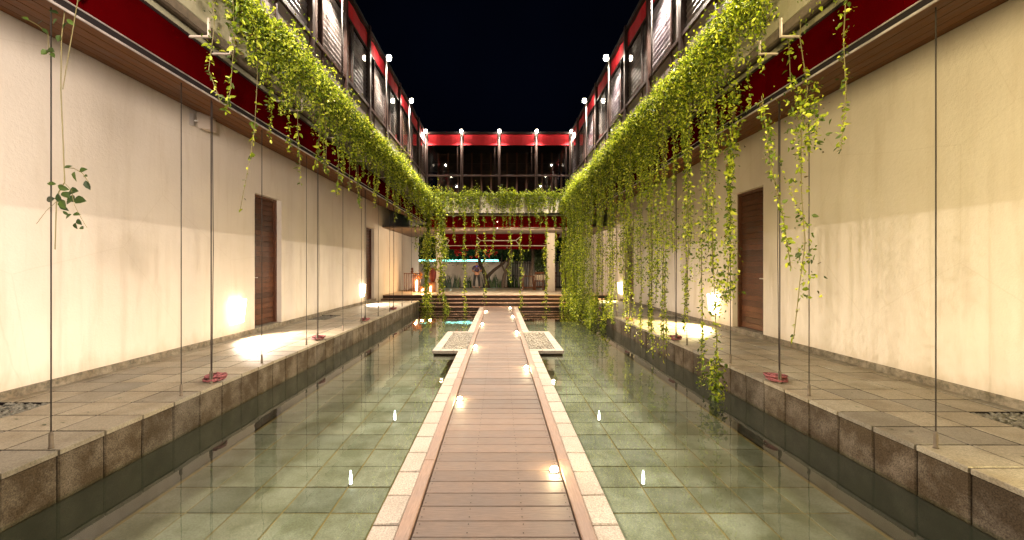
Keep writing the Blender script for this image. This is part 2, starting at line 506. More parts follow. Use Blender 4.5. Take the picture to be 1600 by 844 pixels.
def pebble_bed(x0, x1, y0, y1, z, n, mat, rad):
    mb = MB()
    for _ in range(n):
        x, y = random.uniform(x0, x1), random.uniform(y0, y1)
        r = random.uniform(.6, 1.25) * rad
        a, e = random.uniform(0, 3.14), random.uniform(.55, 1)
        tz = z + random.uniform(-.4, .6) * rad
        ca, sa = math.cos(a), math.sin(a)
        vs = []
        for (ux, uy, uz) in ((1, 0, 0), (.5, .8, .15), (-.5, .8, -.1), (-1, 0, 0), (-.5, -.8, .1), (.5, -.8, -.1), (.1, 0, .6), (0, .1, -.6)):
            vs.append((x + r * (ux * ca - uy * e * sa), y + r * (ux * sa + uy * e * ca), tz + r * uz * .8))
        mb.add(vs, [(i, (i + 1) % 6, 6) for i in range(6)] + [((i + 1) % 6, i, 7) for i in range(6)])
    return mb.mesh('pebbles', mat, True)
for s in (-1, 1):
    for (a, b_), n in zip([(2.16, 3.835 if s < 0 else 3.585), (9.87, 10.87)], (1700, 700)):
        y0_, y1_ = (a + .0, b_) 
        x0_, x1_ = sorted((s * 4.10, s * 4.60))
        bm_ = pebble_bed(x0_, x1_, y0_, y1_ - .01, LZ - .022, n, 'pebble', .026 if a < 5 else .022)
        link('pebbles', bm_, label='grey river pebbles filling the gap in the %s walkway paving' % side(s), category='pebbles', kind='stuff')

# ------------------------------------------------------------------ boardwalk
DX = 0.02
dk = root('boardwalk', (DX, Y0, 0), 'brown timber boardwalk with pale stone edging running between the two pools', 'boardwalk')
link('deck_base', MB().box(DX - .67, DX + .67, Y0, YE, FZ, -.055).mesh('deck_base', 'dark_joint'), dk)
pv = [MB().slab(-.468, .468, -.0725, .0725, -.03, 0, .004, .001).mesh('plank', 'deck_plank') for _ in range(5)]
y = 2.30 - 0.15 * 10
k = 0
while y < YE - .08:
    link('plank', random.choice(pv), dk, (DX, y + .075, random.uniform(-.0015, .0015)))
    y += .15; k += 1
YD0 = 0.8
for s in (-1, 1):
    y = YD0
    while y < YE:
        L = min(2.4, YE - y)
        link('edge_board', MB().slab(-.042, .042, -L / 2 + .002, L / 2 - .002, -.03, .012, .006).mesh('edge_board', 'deck_rail'), dk, (DX + s * .518, y + L / 2, 0))
        y += L
cv = [MB().slab(-.077, .077, -.1515, .1515, -.055, 0, .006, .003).mesh('coping_block', 'coping_stone') for _ in range(4)]
PL = [(7.45, 9.69)]
y = 2.41 - .315 * 5
while y < YE - .1:
    for s in (-1, 1):
        if not (7.40 < y + .157 < 9.75):
            link('coping_block', random.choice(cv), dk, (DX + s * .640, y + .157, random.uniform(-.002, .002)))
    y += .315
# island planters
for s in (-1, 1):
    isl = root('pebble_bed', (DX + s * .95, 8.57, 0), 'pebble bed framed in pale stone on the %s side of the boardwalk' % side(s), 'pebble bed', 'pebble beds beside the boardwalk')
    link('bed_base', MB().box(DX + s * .59, DX + s * 1.17, 7.49, 9.65, -.13, -.055).mesh('bed_base', 'dark_joint'), isl)
    n = 7
    L = (9.69 - 7.45) / n
    om = MB().slab(-.0715, .0715, -L / 2 + .003, L / 2 - .003, -.055, 0, .006, .001).mesh('border_block', 'coping_stone')
    for i in range(n): link('border_block', om, isl, (DX + s * (1.19 - .0715), 7.45 + L * (i + .5), .001))
    W = (1.19 - .143 - .565) / 2
    fm_ = MB().slab(-W / 2 + .003, W / 2 - .003, -.0715, .0715, -.055, 0, .006).mesh('border_block', 'coping_stone')
    for i in range(2):
        for yy in (7.45 + .0715, 9.69 - .0715):
            link('border_block', fm_, isl, (DX + s * (.565 + W * (i + .5)), yy, .001))
    x0_, x1_ = sorted((DX + s * .57, DX + s * 1.04))
    link('pebbles', pebble_bed(x0_, x1_, 7.6, 9.54, -.02, 2600, 'pebble_pale', .020), isl, kind='stuff')

# deck lights
dl = [(870, 3.04), (714, 4.68), (822, 6.17), (740, 7.80), (807, 9.50), (751, 10.9), (801, 12.6), (757, 14.0), (796, 15.2)]
words = ['right edge light on the boardwalk closest to the camera', 'left edge light on the boardwalk closest to the camera', 'right edge light just before the pebble bed',
         'left edge light level with the pebble bed', 'right edge light at the far corner of the pebble bed', 'left edge light just past the pebble bed',
         'right edge light halfway between pebble bed and steps', 'left edge light by the foot of the steps', 'right edge light by the foot of the steps']
for (px, Y), wd in zip(dl, words):
    x = DX + (.425 if px > 780 else -.425)
    o = root('deck_light', (x, Y, 0), 'small glowing ' + wd, 'deck light', 'lights set in the boardwalk')
    link('housing', MB().lathe([(.034, -.01), (.036, .006), (.028, .010)], n=12).mesh('housing', 'pale_steel'), o, (x, Y, 0))
    link('bulb', MB().lathe([(.030, .008), (.029, .024), (.014, .034)], n=10).mesh('bulb', 'deck_bulb'), o, (x, Y, .002))
    lamp('light', (x, Y, .060), 3.5, (1.0, .78, .42), .01, o)

# lamp glints on the water, built as small glowing shapes on the floor
for i, (px, py) in enumerate([(548, 757), (617, 657), (1005, 757), (936, 657)]):
    Y = F * (CH - FZ) / (py - 418)
    x = CX + (px - 780) * Y / F
    o = root('water_glint', (x, Y, FZ), 'small white glowing shape standing in for a glint on the %s pool, %s' % ('left' if i < 2 else 'right', ['nearer', 'farther'][i % 2] + ' of its two'), 'water glint', 'built glints on the pool water')
    link('ring', MB().lathe([(.022, 0), (.022, .008), (.017, .012)]).mesh('ring', 'pale_steel'), o, (x, Y, FZ))
    link('lens', MB().lathe([(.012, .01), (.014, .06), (.006, .13)], n=10).mesh('lens', 'glint_glow'), o, (x, Y, FZ))

# ------------------------------------------------------------------ the two wings
FX = 3.0                                                # upper facade plane
def wing(s):
    R = root('building_wing', (s * WX, 6, LZ), '%s two-storey wing, cream plaster wall below and glazed red-trimmed gallery above' % side(s), 'building', 'wings of the courtyard')
    doors = [(7.88, 8.85), (14.5, 15.4)] if s < 0 else [(7.17, 8.12), (14.1, 15.1)]
    DH = LZ + 2.68
    wl = MB()
    ya = -6.0
    ZT = 3.95
    x0, x1 = s * WX, s * (WX + .30)
    for a, b_ in doors:
        wl.box(x0, x1, ya, a, LZ - .05, ZT)
        wl.box(x0, x1, a, b_, DH, ZT)
        ya = b_
    wl.box(x0, x1, ya, 24.0, LZ - .05, ZT)
    link('wall', wl.mesh('wall', 'plaster'), R)
    # skirting between the doors
    ya = -6.0
    for a, b_ in doors + [(15.6, 15.6)]:
        link('skirting', MB().slab(s * (WX - .022), s * (WX + .01), ya, a, LZ, LZ + .085, .008).mesh('skirting', 'skirting_stone'), R)
        ya = b_
    for a, b_ in doors:
        wd = b_ - a
        yc = (a + b_) / 2
        D = link('door', MB().box(s * (WX + .17), s * (WX + .20), a + .05, b_ - .05, LZ + .10, DH - .05).mesh('door', 'dark_steel'), R)
        link('threshold', MB().slab(s * (WX - .015), s * (WX + .28), a, b_, LZ, LZ + .09, .008).mesh('threshold', 'skirting_stone'), R)
        fr_ = MB()
        fr_.box(s * (WX + .10), s * (WX + .22), a, a + .05, LZ + .09, DH)
        fr_.box(s * (WX + .10), s * (WX + .22), b_ - .05, b_, LZ + .09, DH)
        fr_.box(s * (WX + .10), s * (WX + .22), a + .05, b_ - .05, DH - .05, DH)
        link('door_frame', fr_.mesh('door_frame', 'door_wood'), R)
        nb = 24
        bh = (DH - .05 - LZ - .10) / nb
        bm_ = MB()
        xa_, xb_ = (.145, .17)
        # each board tilts a little like a louvre
        q = [(s * xa_, -wd / 2 + .055, -bh / 2 + .004), (s * xa_, wd / 2 - .055, -bh / 2 + .004), (s * xb_, wd / 2 - .055, -bh / 2 + .004), (s * xb_, -wd / 2 + .055, -bh / 2 + .004),
             (s * (xa_ + .012), -wd / 2 + .055, bh / 2 - .004), (s * (xa_ + .012), wd / 2 - .055, bh / 2 - .004), (s * xb_, wd / 2 - .055, bh / 2 - .004), (s * xb_, -wd / 2 + .055, bh / 2 - .004)]
        bm_.add(q, [(0, 3, 2, 1), (4, 5, 6, 7), (0, 1, 5, 4), (1, 2, 6, 5), (2, 3, 7, 6), (3, 0, 4, 7)])
        me = bm_.mesh('door_board', 'door_wood')
        for k in range(nb): link('door_board', me, D, (s * WX, yc, LZ + .10 + bh * (k + .5)))
        hy = a + .12
        link('handle', MB().tube([(s * (WX + .15), hy, 1.30), (s * (WX + .09), hy, 1.30), (s * (WX + .09), hy + .12, 1.30)], .010, 8).mesh('handle', 'pale_steel'), D)
    # sloping timber soffit, five boards
    A, B = Vector((2.85, 3.22)), Vector((WX, 3.90))
    dn = (B - A); Ln = dn.length; dn /= Ln
    nrm = Vector((-dn.y, dn.x))
    for k in range(5):
        t0, t1 = Ln * k / 5 + .011, Ln * (k + 1) / 5 - .011
        y = -6.0
        while y < 16:
            y2 = min(y + random.choice((3.4, 3.9, 4.4)), 16)
            p = [A + dn * t0, A + dn * t1, A + dn * t1 + nrm * .03, A + dn * t0 + nrm * .03]
            mb = MB()
            vs = [(s * q_.x, y + .002, q_.y) for q_ in p] + [(s * q_.x, y2 - .002, q_.y) for q_ in p]
            mb.add(vs, [(0, 1, 2, 3), (7, 6, 5, 4), (0, 4, 5, 1), (1, 5, 6, 2), (2, 6, 7, 3), (3, 7, 4, 0)])
            link('soffit_board', mb.mesh('soffit_board', 'soffit_wood'), R)
            y = y2
    mb = MB()
    p = [A + nrm * .035, B + nrm * .035, B + nrm * .06, A + nrm * .06]
    mb.add([(s * q_.x, -6, q_.y) for q_ in p] + [(s * q_.x, 16, q_.y) for q_ in p], [(0, 1, 2, 3), (7, 6, 5, 4), (0, 4, 5, 1), (1, 5, 6, 2), (2, 6, 7, 3), (3, 7, 4, 0)])
    link('soffit_backing', mb.mesh('soffit_backing', 'black_matte'), R)
    link('edge_strip', MB().box(s * 2.838, s * 2.850, -6, 16, 3.206, 3.220).mesh('edge_strip', 'edge_metal'), R)
    link('edge_channel', MB().box(s * 2.836, s * 2.870, -6, 16, 3.223, 3.262).mesh('edge_channel', 'black_matte'), R)
    link('edge_strip', MB().box(s * 2.822, s * 2.850, -6, 16, 3.263, 3.269).mesh('edge_strip', 'edge_metal'), R)
    # red fascia in panels
    y = -6.0
    while y < 16.2:
        L = min(1.475, 16.3 - y)
        link('fascia_panel', MB().slab(s * 2.825, s * 2.86, y + .002, y + L - .002, 3.273, 3.63, .002).mesh('fascia_panel', 'red_panel'), R)
        y += L
    link('fascia_trim', MB().box(s * 2.815, s * 2.86, -6, 16.2, 3.632, 3.652).mesh('fascia_trim', 'dark_steel'), R)
    link('floor_slab', MB().box(s * 2.87, s * 3.3, -6, 24, 3.66, 3.98).box(s * 2.87, s * 7.5, -6, 24, 3.983, 4.18).mesh('floor_slab', 'plaster_concrete'), R)
    link('roof', MB().box(s * 2.98, s * 7.5, -6, 24, 7.02, 7.10).mesh('roof', 'roofing'), R)
    link('roof_beam', MB().box(s * 2.97, s * 3.06, -6, 17.0, 6.97, 7.015).mesh('roof_beam', 'dark_steel'), R)
    link('inner_wall', MB().box(s * 5.2, s * 5.3, -6, 24, 4.18, 7.02).mesh('inner_wall', 'interior'), R)
    # gallery bays
    bay = 1.475
    ys = [17.0 - bay * k for k in range(15)]
    pm = MB().slab(-.05, .05, -.045, .045, 4.18 - 4.18, 7.12 - 4.18, .004).mesh('post', 'frame_wood')
    for k, yp in enumerate(ys[1:], 1):
        link('post', pm, R, (s * FX, yp, 4.18))
    for k in range(len(ys) - 1):
        ya, yb_ = ys[k + 1] + .045, ys[k] - .045
        ym = ya + (yb_ - ya) * .28
        link('rail', MB().slab(s * (FX - .035), s * (FX + .035), ya, yb_, 5.20, 5.27, .005).mesh('rail', 'frame_wood'), R)
        link('rail', MB().box(s * (FX - .02), s * (FX + .03), ya, yb_, 4.60, 4.64).mesh('rail', 'red_panel'), R)
        link('mullion', MB().box(s * (FX - .012), s * (FX + .03), ym - .022, ym + .022, 4.64, 6.55).mesh('mullion', 'frame_wood'), R)
        link('roller_blind', MB().add([(s * (FX + .02 + .012 * math.sin(j * 2.1)), ya + (yb_ - ya) * j / 6, zz) for zz in (6.56, 6.94) for j in range(7)],
             [(j, j + 1, j + 8, j + 7) for j in range(6)]).mesh('roller_blind', 'red_blind'), R)
        link('blind_bar', MB().box(s * (FX - .01), s * (FX + .035), ya, yb_, 6.53, 6.555).mesh('blind_bar', 'dark_steel'), R)
        bm_name = ('wood_louvre' if (s < 0 and k in (0, 1, 2, 3)) else 'pale_blind' if (k + (s > 0)) % 2 else 'cream_blind')
        vs, fs = [], []
        nz = 26
        for j in range(nz + 1):
            zz = 5.28 + (6.52 - 5.28) * j / nz
            off = .035 if j % 2 else .05
            vs += [(s * (FX + off), ym + .025, zz), (s * (FX + off), yb_ - .01, zz)]
        fs = [(2 * j, 2 * j + 1, 2 * j + 3, 2 * j + 2) for j in range(nz)]
        link('window_blind', MB().add(vs, fs).mesh('window_blind', bm_name), R)
        link('curtain', MB().add([(s * (FX + .04 + .02 * (j % 2)), ya + (ym - ya) * j / 8, zz) for zz in (5.28, 6.52) for j in range(9)],
             [(j, j + 1, j + 10, j + 9) for j in range(8)]).mesh('curtain', 'cream_blind' if s > 0 else 'curtain'), R)
        link('window_pane', MB().box(s * (FX + .005), s * (FX + .011), ya, yb_, 5.275, 6.52).mesh('window_pane', 'glass'), R)
        link('lower_panel', MB().box(s * (FX + .01), s * (FX + .03), ya, yb_, 4.645, 5.195).mesh('lower_panel', 'taupe_panel'), R)
        link('sill_wall', MB().box(s * (FX + .0), s * (FX + .04), ya, yb_, 4.18, 4.598).mesh('sill_wall', 'plaster_concrete'), R)
        if s > 0 and k % 2 == 0:
            link('muntin', MB().box(s * (FX - .004), s * (FX + .004), ya + .09, ya + .11, 5.28, 6.52).mesh('muntin', 'dark_steel'), R)
    return R
for s in (-1, 1): wing(s)

# planters on the sides
def side_planter(s):
    o = root('planter_trough', (s * 2.75, 6, 3.65), 'long concrete planter trough along the %s gallery edge, overflowing with vines' % side(s), 'planter', 'planter troughs around the courtyard')
    y = -3.0
    while y < 15.6:
        y2 = min(y + 2.95, 15.88)
        link('trough_panel', MB().slab(s * 2.65, s * 2.70, y + .004, y2 - .004, 3.74, 4.25, .008).mesh('trough_panel', 'plaster_concrete'), o)
        y = y2
    link('soil_bed', MB().box(s * 2.70, s * 2.86, -3, 15.88, 3.74, 4.18).mesh('soil_bed', 'soil'), o)
    link('steel_channel', MB().box(s * 2.66, s * 2.70, -3, 15.88, 3.66, 3.737).mesh('steel_channel', 'rust_steel'), o)
    link('steel_channel', MB().box(s * 2.735, s * 2.765, -3, 15.88, 3.69, 3.737).mesh('steel_channel', 'rust_steel'), o)
    for yb_ in (3.82, 4.13, 5.3, 5.62, 6.8, 8.3, 9.8, 11.3, 12.8, 14.3):
        b_ = MB().box(s * 2.635, s * 2.649, yb_ - .012, yb_ + .012, 3.64, 3.80)
        b_.box(s * 2.635, s * 2.822, yb_ - .012, yb_ + .012, 3.626, 3.640)
        link('bracket', b_.mesh('bracket', 'white_paint'), o)
for s in (-1, 1): side_planter(s)

# ------------------------------------------------------------------ back building
YB = 17.0
BK = root('back_building', (0, YB, PZ), 'glazed back gallery with five post lamps over the open dining terrace', 'building')
ps = [-2.95, -1.50, 0.04, 1.56, 2.98]
pm = MB().slab(-.055, .055, -.05, .05, 0, 2.94, .004).mesh('post', 'frame_wood')
for x in ps: link('post', pm, BK, (x, YB, 4.18))
for i in range(4):
    a, b_ = ps[i] + .055, ps[i + 1] - .055
    link('roller_blind', MB().add([(a + .02 + (b_ - a - .04) * j / 8, YB + .02 + .012 * math.sin(j * 1.9 + i), zz) for zz in (6.56, 6.97) for j in range(9)],
         [(j, j + 1, j + 10, j + 9) for j in range(8)]).mesh('roller_blind', 'red_blind'), BK)
    link('blind_bar', MB().box(a + .02, b_ - .02, YB - .0, YB + .035, 6.53, 6.557).mesh('blind_bar', 'red_blind'), BK)
    link('rail', MB().slab(a, b_, YB - .03, YB + .03, 5.24, 5.30, .004).mesh('rail', 'frame_wood'), BK)
    link('window_pane', MB().box(a, b_, YB + .045, YB + .05, 4.25, 6.52).mesh('window_pane', 'glass'), BK)
    link('mullion', MB().box(b_ - .14, b_ - .11, YB + .055, YB + .085, 4.25, 6.52).mesh('mullion', 'frame_wood'), BK)
    xx = a + .25
    for q in range(3):
        link('curtain', MB().add([(xx + .02 * j, YB + 1.0 + .02 * (j % 2), zz) for zz in (4.2, 6.5) for j in range(5)], [(j, j + 1, j + 6, j + 5) for j in range(4)]).mesh('curtain', 'curtain'), BK)
        xx += .42
    for q in range(2):
        zz = 6.25 - .35 * q
        link('ceiling_batten', MB().box(a, b_, YB + 1.8, YB + 1.85, zz, zz + .03).mesh('ceiling_batten', 'frame_wood'), BK)
link('roof', MB().box(-2.97, 2.97, YB + .06, 23, 7.02, 7.10).mesh('roof', 'roofing'), BK)
link('roof_beam', MB().box(-2.95, 2.95, YB - .03, YB + .05, 6.985, 7.06).mesh('roof_beam', 'dark_steel'), BK)
link('inner_wall', MB().box(-2.9, 2.9, YB + 3, YB + 3.1, 4.18, 7.0).mesh('inner_wall', 'interior'), BK)
link('floor_slab', MB().box(-2.86, 2.86, 16.35, 21.5, 3.60, 4.18).mesh('floor_slab', 'ceiling'), BK)
bp_ = root('planter_trough', (0, 16, 3.6), 'concrete planter trough across the far end, under the back gallery windows', 'planter', 'planter troughs around the courtyard')
x = -2.64
for i in range(4):
    link('trough_panel', MB().box(x + .004, x + 1.316, 15.90, 15.95, 3.60, 4.25).mesh('trough_panel', 'plaster'), bp_)  # lighter plaster colour stands in for lamplight on the concrete
    x += 1.32
link('soil_bed', MB().box(-2.64, 2.64, 15.95, 16.34, 3.62, 4.18).mesh('soil_bed', 'soil'), bp_)
link('steel_channel', MB().box(-2.7, 2.7, 15.91, 15.95, 3.535, 3.597).mesh('steel_channel', 'dark_steel'), bp_)
link('steel_channel', MB().box(-2.7, 2.7, 15.96, 16.0, 3.50, 3.53).mesh('steel_channel', 'white_paint'), bp_)
x = -2.8
while x < 2.8:
    link('fascia_panel', MB().slab(x + .003, x + .197, 16.30, 16.33, 3.09, 3.52, .003).mesh('fascia_panel', 'red_slat'), BK)
    x += .2
link('beam', MB().slab(-2.6, -.10, 16.34, 16.44, 2.97, 3.085, .005).mesh('beam', 'beam_paint'), BK)
link('beam', MB().slab(.03, 2.6, 16.34, 16.44, 3.01, 3.075, .005).mesh('beam', 'beam_paint'), BK)
link('ceiling', MB().box(-4.6, 4.6, 16.45, 21.8, 3.09, 3.13).mesh('ceiling', 'ceiling'), BK)
link('column', MB().slab(2.26, 2.60, 19.0, 19.34, PZ, 3.09, .006).mesh('column', 'plaster'), BK)
link('column', MB().slab(-2.88, -2.60, 19.0, 19.3, PZ, 3.09, .006).mesh('column', 'plaster'), BK)
for k, zz in enumerate((3.30, 3.05)):
    link('indicator_lamp', MB().lathe([(.014, -.014), (.016, 0), (.014, .014)], -.03, 16.28, zz, 8).mesh('indicator_lamp', 'tiny_led'), BK)

# platform and steps
link('platform', MB().slab(-6.5, 6.5, YE + .98, 22.2, -.6, PZ, .01).mesh('platform', 'platform_stone'), kind='structure')
st = root('steps', (0, YE, 0), 'four dark timber steps rising from the pool to the dining terrace', 'steps')
for i in range(4):
    z = .02 + .127 * i
    y = YE + .02 + .30 * i
    xw = LX - .01 if i < 2 else WX - .01
    tr_ = link('step', MB().box(-xw, xw, y + .03, y + .32, z - .6 if i == 0 else z - .14, z - .03).mesh('step', 'step_wood'), st)
    link('nosing', MB().slab(-xw, xw, y, y + .05, z - .028, z, .004).mesh('nosing', 'nosing_wood'), tr_)
    link('tread_board', MB().slab(-xw, xw, y + .053, y + .30, z - .028, z - .002, .004).mesh('tread_board', 'step_wood'), tr_)

# ------------------------------------------------------------------ lamps
WARM = (1.0, .80, .56)
WHITE = (1.0, .86, .70)
def pole_lamp(x, y, z, label, ax, ay, power, light_col, z0=4.18):
    o = root('pole_lamp', (x, y, z0), label, 'lamp', 'lamps on slender poles round the gallery')
    link('pole', MB().tube([(x, y, z0), (x, y, z - .03)], .013, 8).mesh('pole', 'cable_steel', True), o)
    lx, ly = x + ax * .07, y + ay * .07
    link('lamp_arm', MB().tube([(x, y, z - .05), (x + ax * .03, y + ay * .03, z + .03), (lx, ly, z + .05)], .011, 6).mesh('lamp_arm', 'pale_steel'), o)
    link('lamp_cap', MB().lathe([(.065, .048), (.06, .068), (.02, .085)], lx, ly, z, 12).mesh('lamp_cap', 'pale_steel'), o)
    link('bulb', MB().lathe([(.03, -.06), (.055, -.03), (.062, .01), (.045, .045)], lx, ly, z, 12).mesh('bulb', 'bulb', True), o)
    lamp('light', (lx + ax * .07, ly + ay * .07, z - .10), power, light_col, .04, o, 'SPOT', Vector((ax * .08, ay * .2, -1)).to_track_quat('-Z', 'Y').to_euler(), spot=126)
for s in (-1, 1):
    for i, y in enumerate((-.9, 1.9, 4.65, 7.42, 10.33, 12.97)):
        pole_lamp(s * 2.78, y, 6.73, ['bright lamp on its white pole along the %s gallery, behind the camera', 'bright lamp on its white pole along the %s gallery, beside the camera', 'bright lamp on its white pole along the %s gallery, nearest in front',
              'bright lamp on its white pole along the %s gallery, at the top edge of view', 'larger of the two star-bright pole lamps against the sky along the %s gallery', 'pole lamp along the %s gallery closest to the back corner'][i] % side(s),
              -s, 0, 1250 if i == 5 else 700, WHITE)
for x, wd in zip(ps, ('leftmost, in the left corner', 'second from the left', 'in the middle', 'second from the right', 'rightmost, in the right corner')):
    pole_lamp(x, YB - .16, 7.03, 'white lamp on a pole before the back gallery, ' + wd, 0, -1, 420 if abs(x) > 2 else 300, WHITE)

def sconce(s, y, label, power):
    x = s * (WX - .0)
    o = root('wall_sconce', (x, y, .72), label, 'wall lamp', 'sconces low on the plaster walls')
    z0, z1 = .50, .93
    mb = MB()
    mb.add([(x - s * .005, y - .14, z0), (x - s * .005, y + .14, z0), (x - s * .08, y + .12, z0 + .02), (x - s * .08, y - .12, z0 + .02),
            (x - s * .005, y - .19, z1), (x - s * .005, y + .19, z1), (x - s * .10, y + .17, z1), (x - s * .10, y - .17, z1)],
           [(0, 1, 2, 3), (4, 7, 6, 5), (3, 2, 6, 7), (0, 3, 7, 4), (1, 5, 6, 2)])
    link('lamp_shade', mb.mesh('lamp_shade', 'sconce_glow' if s < 0 else 'sconce_glow_yellow'), o)
    link('back_plate', MB().slab(s * (WX - .004), s * (WX + .002), y - .13, y + .13, z0 + .03, z1 - .03, .001).mesh('back_plate', 'pale_steel'), o)
    lamp('light', (x - s * .18, y, .86), power * (1.7 if s < 0 else 2.8), (1.0, .82, .66) if s < 0 else (1.0, .80, .38), .06, o, 'SPOT', Vector((-s * 1.25, 0, -1)).to_track_quat('-Z', 'Y').to_euler(), spot=116)
sconce(-1, 7.30, 'glowing white sconce low on the left wall, beside the nearer door', 300)
sconce(-1, 14.0, 'glowing white sconce low on the left wall, beside the farther door', 200)
sconce(-1, 0.6, 'glowing white sconce low on the left wall, beside the camera', 160)
sconce(1, 8.75, 'glowing yellow sconce low on the right wall, beside the nearer door', 300)
sconce(1, 15.5, 'glowing yellow sconce low on the right wall, beside the farther door', 200)
sconce(1, 1.2, 'glowing yellow sconce low on the right wall, beside the camera', 160)

# added downlights, hidden behind the beam to light the terrace
for i, (x, y) in enumerate(((-2.35, 17.0), (-1.3, 17.0), (0.55, 16.85), (1.4, 17.0), (2.3, 17.0))):
    o = root('added_downlight', (x, y, 3.09), 'added hidden downlight in the terrace ceiling, ' + ('leftmost', 'second from the left', 'in the middle', 'second from the right', 'rightmost')[i], 'ceiling lamp', 'added downlights over the terrace')
    link('trim_ring', MB().lathe([(.06, -.012), (.06, .0), (.05, .002)], x, y, 3.088, 12).mesh('trim_ring', 'white_paint'), o)
    link('lens', MB().lathe([(.045, -.018), (.045, -.012)], x, y, 3.088, 12).mesh('lens', 'bulb'), o)
    lamp('light', (x, y + .1, 3.03), 42, WARM, .05, o)

# wall speaker box near the camera on the left
o = root('wall_floodlight', (-4.5, 6.34, 3.3), 'small beige box fitting mounted high on the left wall under the soffit', 'floodlight')
link('bracket', MB().box(-4.62, -4.56, 6.22, 6.26, 3.64, 3.82).mesh('bracket', 'pale_steel'), o)
link('arm', MB().tube([(-4.57, 6.24, 3.72), (-4.50, 6.30, 3.72)], .015, 6).mesh('arm', 'pale_steel'), o)
link('housing', MB().add([(-4.52, 6.26, 3.62), (-4.36, 6.30, 3.60), (-4.36, 6.44, 3.60), (-4.52, 6.44, 3.62), (-4.54, 6.26, 3.86), (-4.38, 6.30, 3.84), (-4.38, 6.44, 3.84), (-4.54, 6.44, 3.86)],
     [(0, 3, 2, 1), (4, 5, 6, 7), (0, 1, 5, 4), (1, 2, 6, 5), (2, 3, 7, 6), (3, 0, 4, 7)]).mesh('housing', 'white_paint'), o)

# added stand, unseen behind the camera: two heads light the side walls
o = root('added_lamp_stand', (DX, -1.0, 0), 'added two-headed lamp stand, unseen behind the camera, lighting both side walls', 'floodlight')
link('mast', MB().tube([(DX, -1, 0), (DX, -1, 2.5)], .02, 8).mesh('mast', 'dark_steel'), o)
link('foot', MB().lathe([(.2, 0), (.2, .02), (.03, .04)], DX, -1, 0.014, 16).mesh('foot', 'dark_steel'), o)
for s_, col, pw in ((-1, (1.0, .87, .74), 1750), (1, (1.0, .83, .43), 1400)):
    link('head', MB().slab(DX + s_ * .05, DX + s_ * .16, -1.1, -.9, 2.38, 2.52, .01).mesh('head', 'dark_steel'), o)
    d = Vector((s_ * WX, 4.9, 2.75)) - Vector((s_ * .30, -.9, 2.45))
    lamp('light', (DX + s_ * .30, -.85, 2.45), pw, col, .32, o, 'SPOT', d.to_track_quat('-Z', 'Y').to_euler(), spot=60)

# ------------------------------------------------------------------ vine wires and ropes
def soffit_z(x): return 3.22 + (x - 2.85) / (WX - 2.85) * .68
thin = [2.86, 4.03, 5.40, 6.65, 8.2, 9.3, 10.6, 11.7, 13.2, 14.6]
thick = [4.45, 7.05, 9.55, 12.1]
for s in (-1, 1):
    for i, y in enumerate(thin):
        x = s * 3.06
        o = root('vine_wire', (x, y, LZ), 'thin steel wire from soffit to walkway edge, %s of the thin ones on the %s' % (ORD[i], side(s)), 'wire', 'vertical wires along the walkways')
        link('cable', MB().tube([(x, y, LZ + .05), (x, y, soffit_z(3.06) - .002)], .0045 if i < 2 else .005, 5).mesh('cable', 'cable_steel'), o)
        link('anchor', MB().lathe([(.018, 0), (.013, .008), (.013, .095), (.006, .115)], x, y, LZ + .001, 10).mesh('anchor', 'rust_steel', True), o)
    for i, y in enumerate(thick):
        x = s * 3.06
        top = (x - s * .0, y, soffit_z(3.06) - .002)
        o = root('tie_rod', (x, y, LZ), 'thick dark cable rising from a red rope coil, %s on the %s walkway' % (ORD[i], side(s)), 'cable', 'thick cables along the walkways')
        link('rod', MB().tube([(x, y, LZ + .05), top], .0065, 6).mesh('rod', 'dark_steel'), o)
        link('cord', MB().tube([(x - s * .018, y - .015, LZ + .05), (x - s * .03, y - .01, 1.7), (x - s * .018, y - .01, soffit_z(3.03) - .01)], .004, 5).mesh('cord', 'cable_steel'), o)
        link('anchor', MB().lathe([(.022, 0), (.017, .01), (.017, .12), (.01, .14)], x, y, LZ + .001, 10).mesh('anchor', 'rust_steel', True), o)
        # coil of rope
        pts = []
        for k in range(120):
            a = k * .42
            r = .085 + .03 * math.sin(k * .31) + random.uniform(-.008, .008)
            pts.append((x + s * .03 + math.cos(a) * r * 0.85, y + .11 + math.sin(a) * r * 1.15, LZ + .016 + .045 * abs(math.sin(k * .113)) + random.uniform(0, .006)))
        co = link('rope_coil', MB().tube(pts, .0095, 5).mesh('rope_coil', 'rope_fibre', True), None, (0, 0, 0), label='red rope coil lying at the foot of the %s thick cable on the %s' % (ORD[i], side(s)), category='rope', group='rope coils on the walkways')

# ------------------------------------------------------------------ vines
def strand_leaves(path, per_m, spread, size, clump=0.5):
    path = np.array([list(p) for p in path], float)
    seg = np.linalg.norm(np.diff(path, axis=0), axis=1)
    cum = np.concatenate([[0], np.cumsum(seg)])
    L = cum[-1]
    n = max(3, int(per_m * L))
    t = rng.uniform(0, L, n)
    if clump:
        ph = rng.uniform(0, 6.28); fr_ = rng.uniform(5, 9)
        keep = rng.uniform(0, 1, n) < (1 - clump) + clump * (0.5 + 0.5 * np.sin(t * fr_ + ph))
        t = t[keep]
    p = np.stack([np.interp(t, cum, path[:, i]) for i in range(3)], 1)
    sp = spread * (0.6 + 0.4 * np.sin(t * 3.1 + 1))
    p += rng.normal(0, 1, p.shape) * sp[:, None] * np.array([1, 1, 0.6])
    return leaves(p, size * rng.choice([.55, .8, 1.0, 1.35], len(p)) * rng.uniform(0.8, 1.2, len(p)))
